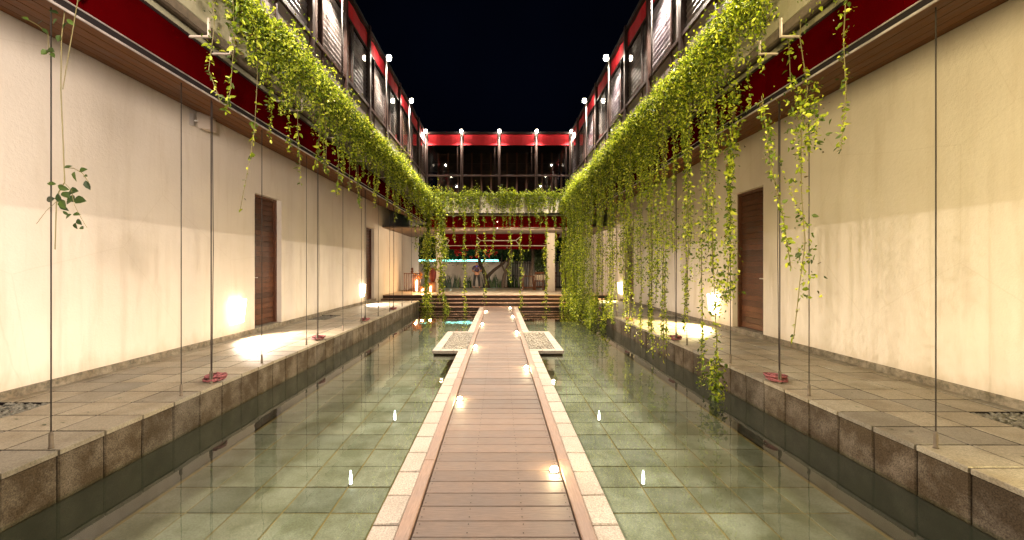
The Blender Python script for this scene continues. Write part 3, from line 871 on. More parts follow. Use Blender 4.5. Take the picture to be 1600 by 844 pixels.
def sway(x, y, z0, z1, amp=0.03):
    n = max(3, int((z0 - z1) / .25) + 2)
    a, b_ = rng.uniform(-amp, amp, 2)
    ph = rng.uniform(0, 6)
    return [(x + a * i / n + amp * .5 * math.sin(i * .9 + ph), y + b_ * i / n + amp * .5 * math.cos(i * .8 + ph), z0 + (z1 - z0) * i / (n - 1)) for i in range(n)]
def vine(path, label, per_m=110, spread=.045, size=.055, group='vines hanging from the planters', clump=.5, extra=None, mat='vine_leaf'):
    p0 = Vector(path[0])
    o = root('hanging_vine', p0, label, 'vine', group)
    link('stem', MB().tube(path, .0045, 4).mesh('stem', 'stem'), o)
    V = [strand_leaves(path, per_m, spread, size, clump)]
    for e in (extra or []): V.append(strand_leaves(*e))
    link('foliage', leafmesh('foliage', mat, np.concatenate(V), 0), o)
    return o

def planter_mass(s):
    V = []
    # short trailing strands over the rim
    for _ in range(1500):
        y = rng.uniform(3.0, 15.8)
        dens = np.clip((y - 3.6) / 1.2, 0.06, 1.0)
        g = 0.5 + 0.5 * math.sin(y * 2.3 + s) * math.sin(y * 5.7 + 1.3)
        if rng.uniform() > dens * (0.45 + 0.55 * g): continue
        far_ = np.clip((y - 4) / 11, 0, 1)
        L = (rng.exponential(.30 if s < 0 else .36) + .16 + .28 * g) * (.72 if s < 0 else .9)
        L = min(L, 1.45 if s < 0 else 1.6)
        lsz = .038 if y < 7 else .046
        x0 = 2.66 - rng.uniform(0.0, .09)
        top = 4.25 + rng.uniform(-.02, .16)
        xs = x0 - rng.uniform(0, .14)
        path = [(s * (x0 + .10), y, top - .05), (s * x0, y, top), (s * xs, y + rng.uniform(-.05, .05), top - .18), (s * (xs + .02), y + rng.uniform(-.08, .08), top - L)]
        V.append(strand_leaves(path, rng.uniform(120, 230), .035, lsz * .9, .25))
    # mound on top of the trough
    n = 19000
    y = rng.uniform(3.2, 15.9, n)
    hgt = .12 + .10 * np.sin(y * 2.1 + s) * np.sin(y * .9) + .05 * np.sin(y * 7.0)
    keep = rng.uniform(0, 1, n) < np.clip((y - 3.2) / 1.5, .12, 1)
    y, hgt = y[keep], hgt[keep]
    p = np.stack([s * (2.68 + rng.normal(-.01, .07, len(y))), y, 4.22 + np.abs(rng.normal(0, 1, len(y))) * np.clip(hgt, .05, .3)], 1)
    V.append(leaves(p, rng.uniform(.026, .056, len(y)), 0.0))
    # stray shoots reaching up
    for _ in range(26):
        y_ = rng.uniform(4.2, 15.5)
        path = [(s * 2.68, y_, 4.3), (s * (2.70 + rng.uniform(-.1, .1)), y_ + rng.uniform(-.1, .1), 4.45), (s * (2.66 + rng.uniform(-.12, .12)), y_ + rng.uniform(-.2, .2), 4.50 + rng.uniform(0, .25))]
        V.append(strand_leaves(path, 60, .012, .05, 0))
    me = leafmesh('trailing_foliage', 'vine_leaf', np.concatenate(V), 0)
    link('trailing_foliage', me, kind='stuff', label='dense yellow-green creeper spilling over the %s planter trough' % side(s), category='foliage')
for s in (-1, 1): planter_mass(s)
V = []
for _ in range(420):
    x = rng.uniform(-2.65, 2.65)
    g = 0.5 + 0.5 * math.sin(x * 4.1 + 1) * math.sin(x * 9.0)
    if rng.uniform() > .35 + .65 * g: continue
    L = min(rng.exponential(.25) + .12 + .35 * g, 1.3)
    top = 4.27 + rng.uniform(0, .1)
    y = 15.88 - rng.uniform(0, .1)
    V.append(strand_leaves([(x, 16.0, top), (x, y, top), (x + rng.uniform(-.05, .05), y - .04, top - .15), (x + rng.uniform(-.06, .06), y - .02, top - L)], 75, .035, .055, .25))
n = 4200
x = rng.uniform(-2.7, 2.7, n)
hh = .10 + .06 * np.sin(x * 5) + .04 * np.sin(x * 13)
V.append(leaves(np.stack([x, 15.95 + rng.normal(0, .07, n), 4.24 + np.abs(rng.normal(0, 1, n)) * hh], 1), rng.uniform(.035, .07, n), 0))
for _ in range(26):
    x_ = rng.uniform(-2.5, 2.6)
    V.append(strand_leaves([(x_, 15.95, 4.3), (x_ + rng.uniform(-.1, .1), 15.9, 4.42), (x_ + rng.uniform(-.25, .25), 15.9, 4.45 + rng.uniform(0, .2))], 55, .012, .06, 0))
link('trailing_foliage', leafmesh('trailing_foliage', 'vine_leaf', np.concatenate(V), 0), kind='stuff', label='creeper covering the planter trough at the far end', category='foliage')

# curtain of long strands on the right
for i in range(62):
    y = 4.9 + 10.6 * (i + rng.uniform(-.4, .4)) / 62
    x = 2.57 + rng.uniform(-.10, .10)
    deep = np.clip((y - 4.5) / 9, 0, 1)
    zb = rng.uniform(-.02, 1.9) if rng.uniform() > .35 + .3 * deep else rng.uniform(-.05, .5)
    if 9.6 < y < 10.6: zb = max(zb, .9)
    zb = max(zb, -.05)
    half = 'nearer' if y < 10 else 'farther'
    how = 'reaching below the walkway edge' if zb < .3 else 'ending at door-handle height' if zb < 1.3 else 'ending above the door handles'
    vine(sway(x, y, 4.1, zb), 'leafy strand of the %s right vine curtain, %s' % (half, how), per_m=rng.uniform(130, 380), spread=rng.uniform(.03, .065), size=.037, group='%s strands of the right vine curtain, %s' % (half, how), clump=.6)
for i in range(22):
    y = 12.6 + 2.9 * i / 22 + rng.uniform(-.1, .1)
    vine(sway(2.6 + rng.uniform(-.16, .16), y, 4.1, rng.uniform(-.05, .5)), 'dense strand of the bright vine mass in the far right corner', per_m=rng.uniform(170, 300), spread=.06, size=.05, group='strands of the far right corner', clump=.3)
# shorter strands on the left
for i in range(24):
    y = 5.5 + 9.6 * (i + rng.uniform(-.4, .4)) / 24
    zb = rng.uniform(2.5, 3.4) - .9 * max(0, (y - 9) / 7)
    vine(sway(-2.58 + rng.uniform(-.08, .08), y, 4.1, zb), 'short vine strand over the red band of the left gallery, %s' % ('nearer than the second door' if y < 11 else 'beyond the second door'), per_m=rng.uniform(50, 110), spread=.04, group='strands of the left vine fringe, %s half' % ('nearer' if y < 11 else 'farther'), clump=.5)

def pv_(pts, Y): return [tuple(P(a, b_, Y)) for a, b_ in pts]
# the ones that can be told apart
vine(pv_([(1148, 140), (1142, 220), (1140, 300), (1142, 380), (1136, 450), (1132, 470)], 4.75), 'thick leafy vine column hanging in front of the nearer right door', per_m=560, spread=.060, size=.046, clump=.3)
vine(pv_([(1120, 170), (1112, 330), (1116, 450), (1120, 540), (1118, 622)], 4.95), 'vine strand reaching down to the water in front of the right sconce', per_m=200, spread=.04, size=.046, clump=.5,
     extra=[(pv_([(1116, 560), (1120, 622)], 4.95), 480, .055, .05, 0)])
vine(pv_([(1235, -60), (1232, 60), (1236, 140)], 3.9), 'vine strand crossing the red band beside a white bracket on the right', per_m=150, spread=.05, size=.042)
vine(pv_([(1256, -60), (1250, 60), (1262, 140), (1252, 200), (1252, 300), (1258, 380), (1250, 440), (1240, 530)], 3.6), 'vine with a bushy middle hanging between the two front right wires', per_m=60, spread=.03, size=.042,
     extra=[(pv_([(1258, 130), (1256, 240)], 3.6), 620, .075, .038, 0), (pv_([(1256, 380), (1264, 460)], 3.6), 120, .05, .042, 0)])
vine(pv_([(1190, 150), (1205, 260), (1222, 330), (1236, 420)], 3.75), 'slanting pale-leafed vine beside the edge of the nearer right door', per_m=150, spread=.026, size=.042, clump=.2,
     extra=[(pv_([(1195, 190), (1232, 290), (1262, 355)], 3.75), 110, .022, .038, .2)])
vine(pv_([(1325, -60), (1318, 60), (1322, 140), (1314, 235)], 3.15), 'short leafy vine at the soffit edge, closest to the camera on the right', per_m=130, spread=.035, size=.036, clump=.4)
vine(pv_([(330, -60), (335, 40), (326, 110), (345, 160)], 3.75), 'short vine over the red band above the nearest thick cable on the left', per_m=110, spread=.05, size=.042)
vine(pv_([(362, -60), (366, 60), (360, 140), (352, 180)], 4.0), 'short vine beside the white brackets of the left planter', per_m=110, spread=.05, size=.055)
vine(pv_([(400, 20), (402, 120), (398, 200), (390, 250), (375, 330)], 4.4), 'thin curling tendril hanging above the nearer left door', per_m=34, spread=.02, size=.055)
vine(pv_([(496, 120), (500, 200), (494, 262)], 5.9), 'leafy shoot dangling over the soffit edge beyond the nearer left door', per_m=150, spread=.045, size=.06)
vine(pv_([(672, 300), (668, 380), (666, 440), (668, 488)], 15.2), 'thick vine column reaching the water in the far left corner', per_m=800, spread=.13, size=.065, clump=.2)
vine(pv_([(688, 320), (692, 400), (690, 440), (698, 486)], 15.5), 'vine beside the thick column in the far left corner', per_m=420, spread=.10, size=.065, clump=.4)
for px, yb_, d, lab in ((725, 488, 130, 'long vine from the far planter reaching the water left of the boardwalk'), (709, 380, 60, 'short sparse vine left of the awning arm at the far end'),
                      (744, 400, 90, 'vine hanging in front of the red awning left of centre'), (757, 478, 55, 'vine ending just left of the boardwalk end'), (771, 400, 60, 'wispy vine in front of the awning middle'),
                      (797, 440, 110, 'vine hanging right of the awning middle'), (814, 486, 80, 'vine reaching the water just right of the boardwalk end'), (853, 486, 150, 'vine hanging in front of the right terrace column'),
                      (828, 392, 60, 'short vine at the right awning arm'), (868, 410, 110, 'vine just right of the terrace column'), (880, 488, 260, 'dense vine in the far right corner')):
    P0 = P(px, 310, 15.55)
    vine(sway(P0.x, 15.55, P0.z, max(P(px, yb_, 15.55).z, WZ), .05), lab, per_m=d, spread=.06, size=.07, clump=.5)
for px, yb_ in ((681, 420), (686, 470), (694, 400)):
    P0 = P(px, 310, 15.5)
    vine(sway(P0.x, 15.5, P0.z, P(px, yb_, 15.5).z, .05), 'dense vine hiding the left terrace column, ' + {681: 'on its left', 686: 'in front of it', 694: 'on its right'}[px], per_m=230, spread=.08, size=.075, clump=.4)
# fallen leaves
for nm, n_, z_, lab in (('fallen_leaves', 150, LZ + .004, 'small fallen leaves scattered on the walkway paving'), ('floating_leaves', 26, WZ + .003, 'a few fallen leaves floating on the pool')):
    if nm == 'fallen_leaves': xs_ = rng.choice([-1, 1], n_) * rng.uniform(3.02, 4.55, n_)
    else: xs_ = rng.choice([-1, 1], n_) * rng.uniform(1.3, 2.9, n_)
    pts_ = np.stack([xs_, rng.uniform(2.5, 14, n_), np.full(n_, z_)], 1)
    Q = leaves(pts_, rng.uniform(.02, .05, n_), 0)
    Q[:, :, 2] = z_ + (Q[:, :, 2] - Q[:, :1, 2]) * (.12 if nm == 'fallen_leaves' else .02) + .001
    Q[:, :, 2] = np.maximum(Q[:, :, 2], z_)
    link(nm, leafmesh(nm, 'vine_leaf_dark' if nm == 'fallen_leaves' else 'vine_leaf', Q, 0), kind='stuff', label=lab, category='leaves')
sm = MB()
yy = 2.30 - .15 * 2
while yy < 8:
    for s_ in (-1, 1):
        for dy in (.035, .115):
            for dx_ in (.445, .16): sm.lathe([(.0042, 0), (.0036, .0012)], DX + s_ * dx_ + random.uniform(-.003, .003), yy + dy, .0012, 6)
    yy += .15
link('screws', sm.mesh('screws', 'cable_steel'), dk, kind='stuff')
# near left: vine twined on the first wire, big leaves
def big_leaf(mb, base, d, nrm, L, W):
    d = Vector(d).normalized(); n_ = Vector(nrm); sd = d.cross(n_).normalized(); n_ = sd.cross(d)
    b0 = Vector(base)
    pr = [(0, 0), (.15, .55), (.4, 1), (.7, .75), (1, 0)]
    ce = [b0 + d * L * t - n_ * L * .12 * t * t for t, _ in pr]
    vs = ce + [c + sd * W * w_ * .5 + n_ * W * .18 * w_ for c, (t, w_) in zip(ce[1:4], pr[1:4])] + [c - sd * W * w_ * .5 + n_ * W * .18 * w_ for c, (t, w_) in zip(ce[1:4], pr[1:4])]
    mb.add(vs, [(0, 5, 1), (1, 5, 6, 2), (2, 6, 7, 3), (3, 7, 4), (0, 1, 8), (1, 2, 9, 8), (2, 3, 10, 9), (3, 4, 10)])
nv = root('hanging_vine', P(100, 0, 2.80), 'bare-stemmed vine with a cluster of large leaves on the wire nearest on the left', 'vine', 'vines hanging from the planters')
Yv = 2.80
mb = MB()
mb.tube(pv_([(108, -40), (96, 60), (95, 140), (99, 230), (101, 285), (92, 300), (88, 320), (86, 390)], Yv), .0035, 5)
mb.tube(pv_([(128, -40), (120, 10), (108, 80), (98, 140)], Yv), .003, 5)
mb.tube(pv_([(101, 262), (115, 263), (128, 270), (139, 285)], Yv), .0025, 4)
mb.tube(pv_([(88, 315), (72, 330), (57, 350)], Yv), .0018, 4)
mb.tube(pv_([(100, 285), (112, 298), (116, 320), (124, 336), (136, 356)], Yv), .002, 4)
mb.tube(pv_([(75, 52), (76, 78)], Yv), .002, 4)
mb.tube(pv_([(42, 30), (60, 40), (76, 54)], Yv), .0025, 4)
link('stem', mb.mesh('stem', 'stem'), nv)
lf = [(100, 262, 1, .2, .06, .02), (117, 268, -.35, -1, .075, .05), (124, 268, .8, .3, .05, .045), (131, 275, 1, -.1, .03, .025), (134, 282, .2, -1, .065, .045),
      (88, 288, -1, .1, .06, .03), (90, 290, .9, -.4, .07, .045), (86, 310, -1, -.1, .11, .04), (98, 300, 1, -.9, .06, .05), (108, 300, 1, .1, .07, .06), (112, 305, .4, -1, .055, .06),
      (95, 312, .8, -1, .085, .05), (116, 312, 1, -.1, .085, .06), (92, 322, .9, -.5, .06, .03), (90, 302, .3, -1, .08, .05), (112, 335, -.9, -.5, .06, .035), (114, 335, 1, 0, .045, .035),
      (121, 342, .5, -.8, .05, .04), (118, 348, .1, -1, .045, .045), (127, 354, .6, -.5, .03, .03), (98, 330, 1, -.8, .05, .02), (104, 318, .9, .3, .06, .035),
      (74, 78, 1, -.3, .07, .05), (76, 80, -.8, -.6, .05, .045), (80, 82, .7, -1, .045, .03), (45, 32, -1, .6, .045, .03), (60, 38, .9, .4, .05, .03), (66, 44, 1, -1, .05, .025),
      (90, 30, -1, -.5, .07, .04), (98, 45, .5, .8, .06, .035), (94, 55, -.6, -1, .05, .035), (104, 30, 1, -.8, .06, .03), (92, 22, -.8, .3, .06, .035), (124, 2, .2, 1, .06, .04), (122, 0, -.6, .8, .07, .045)]
mb = MB()
for (a, b_, dx, dz, L, W) in lf:
    big_leaf(mb, P(a, b_, Yv + random.uniform(-.02, .02)), (dx, random.uniform(-.4, .4), dz), (random.uniform(-.5, .5), -1, random.uniform(-.2, .9)), L, W)
link('foliage', mb.mesh('foliage', 'vine_leaf_dark'), nv)  # dark leaf colour stands in for the unlit silhouette

# low ivy mound where the right curtain meets the water
V = []
for _ in range(48):
    y = rng.uniform(10.5, 15.4); x = 2.72 + rng.uniform(-.25, .20)
    V.append(strand_leaves([(x, y, .55 + rng.uniform(0, .3)), (x - .05, y, .2), (x - .12, y + rng.uniform(-.1, .1), WZ + .01)], 120, .05, .06, .2))
link('creeper_mound', leafmesh('creeper_mound', 'vine_leaf', np.concatenate(V), 0), kind='stuff', label='creeper heaped along the far right walkway edge down to the water', category='foliage')

# ------------------------------------------------------------------ terrace furniture and garden
GZ = 0.21
link('garden_ground', MB().box(-12, 12, 22.2, 40, -.6, GZ).mesh('garden_ground', 'soil'), kind='structure')
gw = root('garden_wall', (-2, 27, GZ), 'cream garden wall with a teal light strip along its top, behind the terrace', 'wall')
link('wall_panel', MB().slab(-9, .55, 27.0, 27.2, GZ, 1.88, .01).mesh('wall_panel', 'plaster'), gw)
link('light_strip', MB().box(-9, .0, 27.02, 27.14, 1.90, 2.01).mesh('light_strip', 'teal_neon'), gw)
fn = root('slat_fence', (2.2, 27, GZ), 'dark vertical slat fence behind the dining tables', 'fence')
pmf = MB().box(-.035, .035, 0, .03, 0, 1.72).mesh('picket', 'dark_steel')
x = .6
while x < 6.5:
    link('picket', pmf, fn, (x, 26.9, GZ)); x += .16
for zz in (.9, 1.75): link('fence_rail', MB().box(.55, 6.5, 26.94, 26.98, GZ + zz - .2, GZ + zz - .14).mesh('fence_rail', 'dark_steel'), fn)
link('back_wall', MB().slab(.56, 9, 28.2, 28.4, GZ, 1.9, .01).mesh('back_wall', 'plaster'), label='pale wall seen through the slat fence', category='wall')

# awning
aw = root('awning', (0, 20.5, 2.8), 'red retractable awning with white folding arms over the far side of the terrace', 'awning')
x = -2.55
while x < 2.3:
    link('fabric_panel', MB().add([(x + .003, 19.4, 3.06), (x + .60, 19.4, 3.06), (x + .60, 21.3, 2.60), (x + .003, 21.3, 2.60), (x + .003, 19.4, 3.065), (x + .60, 19.4, 3.065), (x + .60, 21.3, 2.605), (x + .003, 21.3, 2.605)],
         [(0, 3, 2, 1), (4, 5, 6, 7)]).mesh('fabric_panel', 'red_awning'), aw)
    link('valance', MB().box(x + .003, x + .60, 21.32, 21.33, 2.44, 2.60).mesh('valance', 'red_awning'), aw)
    x += .605
Ya = 20.2
for a, b_ in (((683, 384), (854, 384)), ((752, 376), (806, 376)), ((717, 362), (800, 362))):
    link('tube', MB().tube([P(*a, Ya - .3), P(*b_, Ya - .3)], .02, 8).mesh('tube', 'white_paint'), aw)
for pts in (((686, 365), (702, 376), (695, 386)), ((739, 365), (751, 376), (743, 386)), ((818, 366), (806, 376), (812, 384)), ((872, 366), (860, 374), (864, 384))):
    link('folding_arm', MB().tube([P(*q, Ya - .35) for q in pts], .02, 6).mesh('folding_arm', 'white_paint'), aw)

# trees
def tree(base, limbs, crown, label, nleaf, mat='tree_leaf', size=.11):
    t = root('garden_tree', base, label, 'tree', 'trees behind the terrace')
    mb = MB()
    for pts, r0, r1 in limbs:
        k = len(pts)
        mb.tube(pts, [r0 + (r1 - r0) * i / (k - 1) for i in range(k)], 8)
    link('trunk', mb.mesh('trunk', 'bark', True), t)
    V = []
    for c, r in crown:
        m_ = int(nleaf * r * r)
        p = rng.normal(0, .42, (m_, 3)) * r + np.array(c)
        V.append(leaves(p, size * rng.uniform(.6, 1.4, m_), .2))
    link('crown', leafmesh('crown', mat, np.concatenate(V), 0), t)
    return t
Yt = 25.9
tree(P(762, 448, Yt), [([P(762, 450, Yt), P(758, 430, Yt), P(750, 412, Yt), P(747, 395, Yt), P(744, 375, Yt)], .16, .07), ([P(760, 434, Yt), P(772, 422, Yt - .2), P(786, 412, Yt - .3), P(800, 396, Yt)], .12, .05),
     ([P(752, 414, Yt), P(760, 402, Yt), P(772, 388, Yt)], .07, .04)],
     [(P(735, 385, Yt + .8), .9), (P(700, 390, Yt + 1), 1.0), (P(765, 388, Yt + .8), .9), (P(680, 380, Yt + 1), .9), (P(720, 375, Yt + .8), 1.1)], 'forked red-flowering tree standing behind the person', 1300)
fl = []
for _ in range(22):
    q = P(random.uniform(712, 776), random.uniform(388, 404), Yt - .2 + random.uniform(-.2, .2))
    fl.append(leaves(np.array([list(q)]) + rng.normal(0, .05, (9, 3)), rng.uniform(.08, .15, 9), 0))
link('blossoms', leafmesh('blossoms', 'flower_red', np.concatenate(fl), 0), kind='stuff', label='red blossoms on the branches below the awning', category='flowers')
tree(P(786, 450, 25.2), [([P(786, 452, 25.2), P(788, 432, 25.2), P(795, 412, 25.2), P(799, 392, 25.2), P(802, 372, 25.2)], .13, .07), ([P(789, 425, 25.2), P(783, 412, 25.3), P(785, 396, 25.4)], .06, .04)],
     [(P(800, 385, 26), 1.0), (P(785, 380, 26.2), .9), (P(820, 382, 26), .9)], 'slim leaning tree between the person and the tables', 1400)
tree(P(829, 450, 24.6), [([P(828, 452, 24.6), P(829, 430, 24.6), P(833, 405, 24.6), P(832, 370, 24.6)], .13, .10)],
     [(P(842, 396, 25), .7), (P(850, 405, 25), .7), (P(822, 390, 25.2), .7), (P(845, 415, 25.3), .55)], 'straight-trunked tree behind the small table', 2200, 'vine_leaf_dark', .10)
V = []
for _ in range(60):
    c = P(random.uniform(640, 900), random.uniform(340, 400), 30 + random.uniform(-1, 1))
    V.append(leaves(rng.normal(0, .45, (150, 3)) + np.array(list(c)), rng.uniform(.12, .25, 150), 0))
link('hedge', leafmesh('hedge', 'tree_leaf', np.concatenate(V), 0), kind='stuff', label='dark mass of foliage beyond the garden wall', category='foliage')

# snake plants
def sword_plant(px, w_, Y, label, n):
    base = P(px, 450, Y); base.z = GZ
    mb = MB()
    for _ in range(n):
        x = base.x + random.uniform(-w_, w_); y = Y + random.uniform(-.15, .15)
        h = random.uniform(.45, .95); lx = random.uniform(-.3, .3); wd = random.uniform(.025, .045)
        vs = []
        for t in (0, .35, .7, 1):
            ww = wd * (1 - t ** 2 * .97)
            vs += [(x + lx * t * t - ww, y, GZ + h * t), (x + lx * t * t + ww, y + .01, GZ + h * t)]
        mb.add(vs, [(0, 1, 3, 2), (2, 3, 5, 4), (4, 5, 7, 6)])
    o = link('sword_plant', mb.mesh('sword_plant', 'tree_leaf'), None, (0, 0, 0), label=label, category='plant', group='sword-leaved plants along the garden wall')
for px, w_, lab, n in ((700, .35, 'clump of sword-leaved plants at the left end of the garden wall', 18), (714, .2, 'small sword-leaved clump second from the left', 10), (732, .18, 'sword-leaved clump just left of the person', 11),
                    (762, .3, 'sword-leaved clump just right of the person', 16), (776, .3, 'sword-leaved clump at the slim tree', 16), (802, .35, 'sword-leaved clump in front of the slat fence', 18)):
    sword_plant(px, w_, 26.4, lab, n)
lamp_root = root('added_uplight', P(705, 449, 24.0), 'added unseen uplight in the bed before the garden wall, left', 'garden light', 'added uplights in the garden')
def uplight(px, label, power):  # uplights added out of sight to brighten the garden
    b0 = P(px, 449, 23.5); b0.z = GZ
    o = root('added_uplight', b0, label, 'garden light', 'added uplights in the garden')
    link('spike', MB().tube([b0, b0 + Vector((0, 0, .03))], .012, 6).mesh('spike', 'dark_steel'), o)
    link('head', MB().lathe([(.03, .03), (.045, .04), (.045, .06)], b0.x, b0.y, b0.z, 10).mesh('head', 'dark_steel'), o)
    link('lens', MB().lathe([(.036, .061), (.034, .066)], b0.x, b0.y, b0.z, 10).mesh('lens', 'bulb'), o)
    lamp('light', b0 + Vector((0, .1, .16)), power, (1, .82, .62), .05, o)
bpy.data.objects.remove(lamp_root)
uplight(705, 'added unseen uplight in the garden bed, left of the person', 60)
uplight(775, 'added unseen uplight in the garden bed, right of the person', 45)
uplight(846, 'added unseen uplight in the garden bed, behind the tables', 60)

# person
def skin_body(name, joints, edges, mat, parent, levels=2):
    me = bpy.data.meshes.new(name)
    me.from_pydata([j[0] for j in joints], edges, [])
    o = link(name, me, parent, (0, 0, 0))
    md = o.modifiers.new('skin', 'SKIN')
    sv = me.skin_vertices[0].data if me.skin_vertices else None
    if sv is None:
        bpy.context.view_layer.objects.active = o
        return o
    for i, j in enumerate(joints):
        sv[i].radius = j[1] if isinstance(j[1], tuple) else (j[1], j[1])
        sv[i].use_root = (i == 0)
    ss = o.modifiers.new('sub', 'SUBSURF'); ss.levels = levels; ss.render_levels = levels
    me.materials.append(MAT[mat])
    return o
pc = P(745, 450, 25.3); pc.z = GZ
pr = root('person', pc, 'person in a dark top with violet light painted at the neck and dark trousers, hands joined at the waist', 'person')
def q3(x, z, y=0): return (pc.x + x, pc.y + y, GZ + z)
def make_skin(name, joints, edges, mat):
    bm2 = bpy.data.meshes.new(name)
    bm2.from_pydata([j[0] for j in joints], edges, [])
    import bmesh
    bb = bmesh.new(); bb.from_mesh(bm2)
    ly = bb.verts.layers.skin.verify()
    for v_, j in zip(bb.verts, joints):
        v_[ly].radius = (j[1], j[1] if len(j) < 3 else j[2])
    bb.verts.ensure_lookup_table(); bb.verts[0][ly].use_root = True
    bb.to_mesh(bm2); bb.free()
    bm2.materials.append(MAT[mat])
    o = link(name, bm2, pr)
    o.modifiers.new('skin', 'SKIN').use_smooth_shade = True
    ss = o.modifiers.new('sub', 'SUBSURF'); ss.levels = 2; ss.render_levels = 2
    return o
body = [(q3(0, .86), .12, .10), (q3(0, 1.05), .13, .10), (q3(0, 1.25), .16, .11), (q3(0, 1.36), .10, .08), (q3(0, 1.43), .05, .05), (q3(0, 1.50), .085, .09), (q3(0, 1.60), .07, .085),
        (q3(-.19, 1.31), .06), (q3(-.27, 1.08), .048), (q3(-.06, 1.00, -.17), .035), (q3(0, .99, -.20), .03),
        (q3(.19, 1.31), .06), (q3(.27, 1.08), .048), (q3(.06, .98, -.17), .035), (q3(.01, .97, -.19), .03),
        (q3(-.10, .80), .09), (q3(-.15, .45), .06), (q3(-.17, .09), .042), (q3(-.18, .04, -.12), .035),
        (q3(.10, .80), .09), (q3(.14, .45), .06), (q3(.16, .09), .042), (q3(.18, .04, -.12), .035)]
be = [(0, 1), (1, 2), (2, 3), (3, 4), (4, 5), (5, 6), (3, 7), (7, 8), (8, 9), (9, 10), (3, 11), (11, 12), (12, 13), (13, 14), (0, 15), (15, 16), (16, 17), (17, 18), (0, 19), (19, 20), (20, 21), (21, 22)]
make_skin('body', body, be, 'skin')
make_skin('trousers', [(q3(0, .90), .135, .115), (q3(-.10, .80), .105), (q3(-.15, .45), .08), (q3(-.17, .10), .065), (q3(.10, .80), .105), (q3(.14, .45), .08), (q3(.16, .10), .065)], [(0, 1), (1, 2), (2, 3), (0, 4), (4, 5), (5, 6)], 'trousers')
make_skin('shirt', [(q3(0, .93), .135, .115), (q3(0, 1.10), .145, .12), (q3(0, 1.27), .17, .125), (q3(0, 1.36), .11, .09), (q3(-.19, 1.31), .075), (q3(-.26, 1.12), .062), (q3(.19, 1.31), .075), (q3(.26, 1.12), .062)], [(0, 1), (1, 2), (2, 3), (3, 4), (4, 5), (3, 6), (6, 7)], 'shirt')
make_skin('violet_light_patch', [(q3(-.07, 1.41, -.02), .03), (q3(0, 1.36, -.115), .03), (q3(.07, 1.41, -.02), .03), (q3(0, 1.30, -.13), .022)], [(0, 1), (1, 2), (1, 3)], 'violet_light_patch')  # patch at the collar standing in for violet light
make_skin('hair', [(q3(0, 1.57, .03), .08, .08), (q3(0, 1.63, .01), .075, .08)], [(0, 1)], 'hair')

# dining furniture
def table(px, Y, W, D, H, name_label, cloth=False):
    c = P(px, 453, Y); c.z = PZ
    o = root('dining_table', c, name_label, 'table')
    tm = MB().slab(c.x - W / 2, c.x + W / 2, Y - D / 2, Y + D / 2, PZ + H - .04, PZ + H, .006)
    link('tabletop', tm.mesh('tabletop', 'furniture_wood'), o)
    lg = MB().box(-.03, .03, -.03, .03, 0, H - .042).mesh('leg', 'furniture_wood')
    for sx in (-1, 1):
        for sy in (-1, 1): link('leg', lg, o, (c.x + sx * (W / 2 - .04), Y + sy * (D / 2 - .04), PZ))
    for sy in (-1, 1): link('stretcher', MB().box(c.x - W / 2 + .07, c.x + W / 2 - .07, Y + sy * (D / 2 - .04) - .015, Y + sy * (D / 2 - .04) + .015, PZ + .10, PZ + .14).mesh('stretcher', 'furniture_wood'), o)
    if cloth:
        vs, fs = [], []
        n = 40
        for ring, (k, z) in enumerate(((0, H + .004), (1.0, H + .004), (1.03, H - .10), (1.06, H - .24))):
            for j in range(n):
                a = 2 * math.pi * j / n
                ca, sa = math.cos(a), math.sin(a)
                m_ = max(abs(ca), abs(sa))
                wv = 1 + (.04 * math.sin(a * 9) if ring > 1 else 0)
                vs.append((c.x + ca / m_ * (W / 2 + .01) * k * wv, Y + sa / m_ * (D / 2 + .01) * k * wv, PZ + z))
        fs = [(r_ * n + j, r_ * n + (j + 1) % n, (r_ + 1) * n + (j + 1) % n, (r_ + 1) * n + j) for r_ in range(3) for j in range(n)]
        link('tablecloth', MB().add(vs, fs).mesh('tablecloth', 'cream_cloth', True), None, (0, 0, 0), label='cream cloth draped over the right dining table', category='tablecloth')
table(825, 20.3, .60, .55, .70, 'small bare wooden table left of the terrace column')
table(849, 20.9, .95, .7, .72, 'dining table under a cream cloth before the terrace column', True)
q = P(815.5, 431, 20.2)
link('folded_napkin', MB().lathe([(.075, 0), (.055, .03), (.085, .07), (.05, .12), (.02, .17)], q.x + .06, 20.2, PZ + .701, 10).mesh('folded_napkin', 'cream_cloth', True), None, label='folded white napkin on the small wooden table', category='napkin')
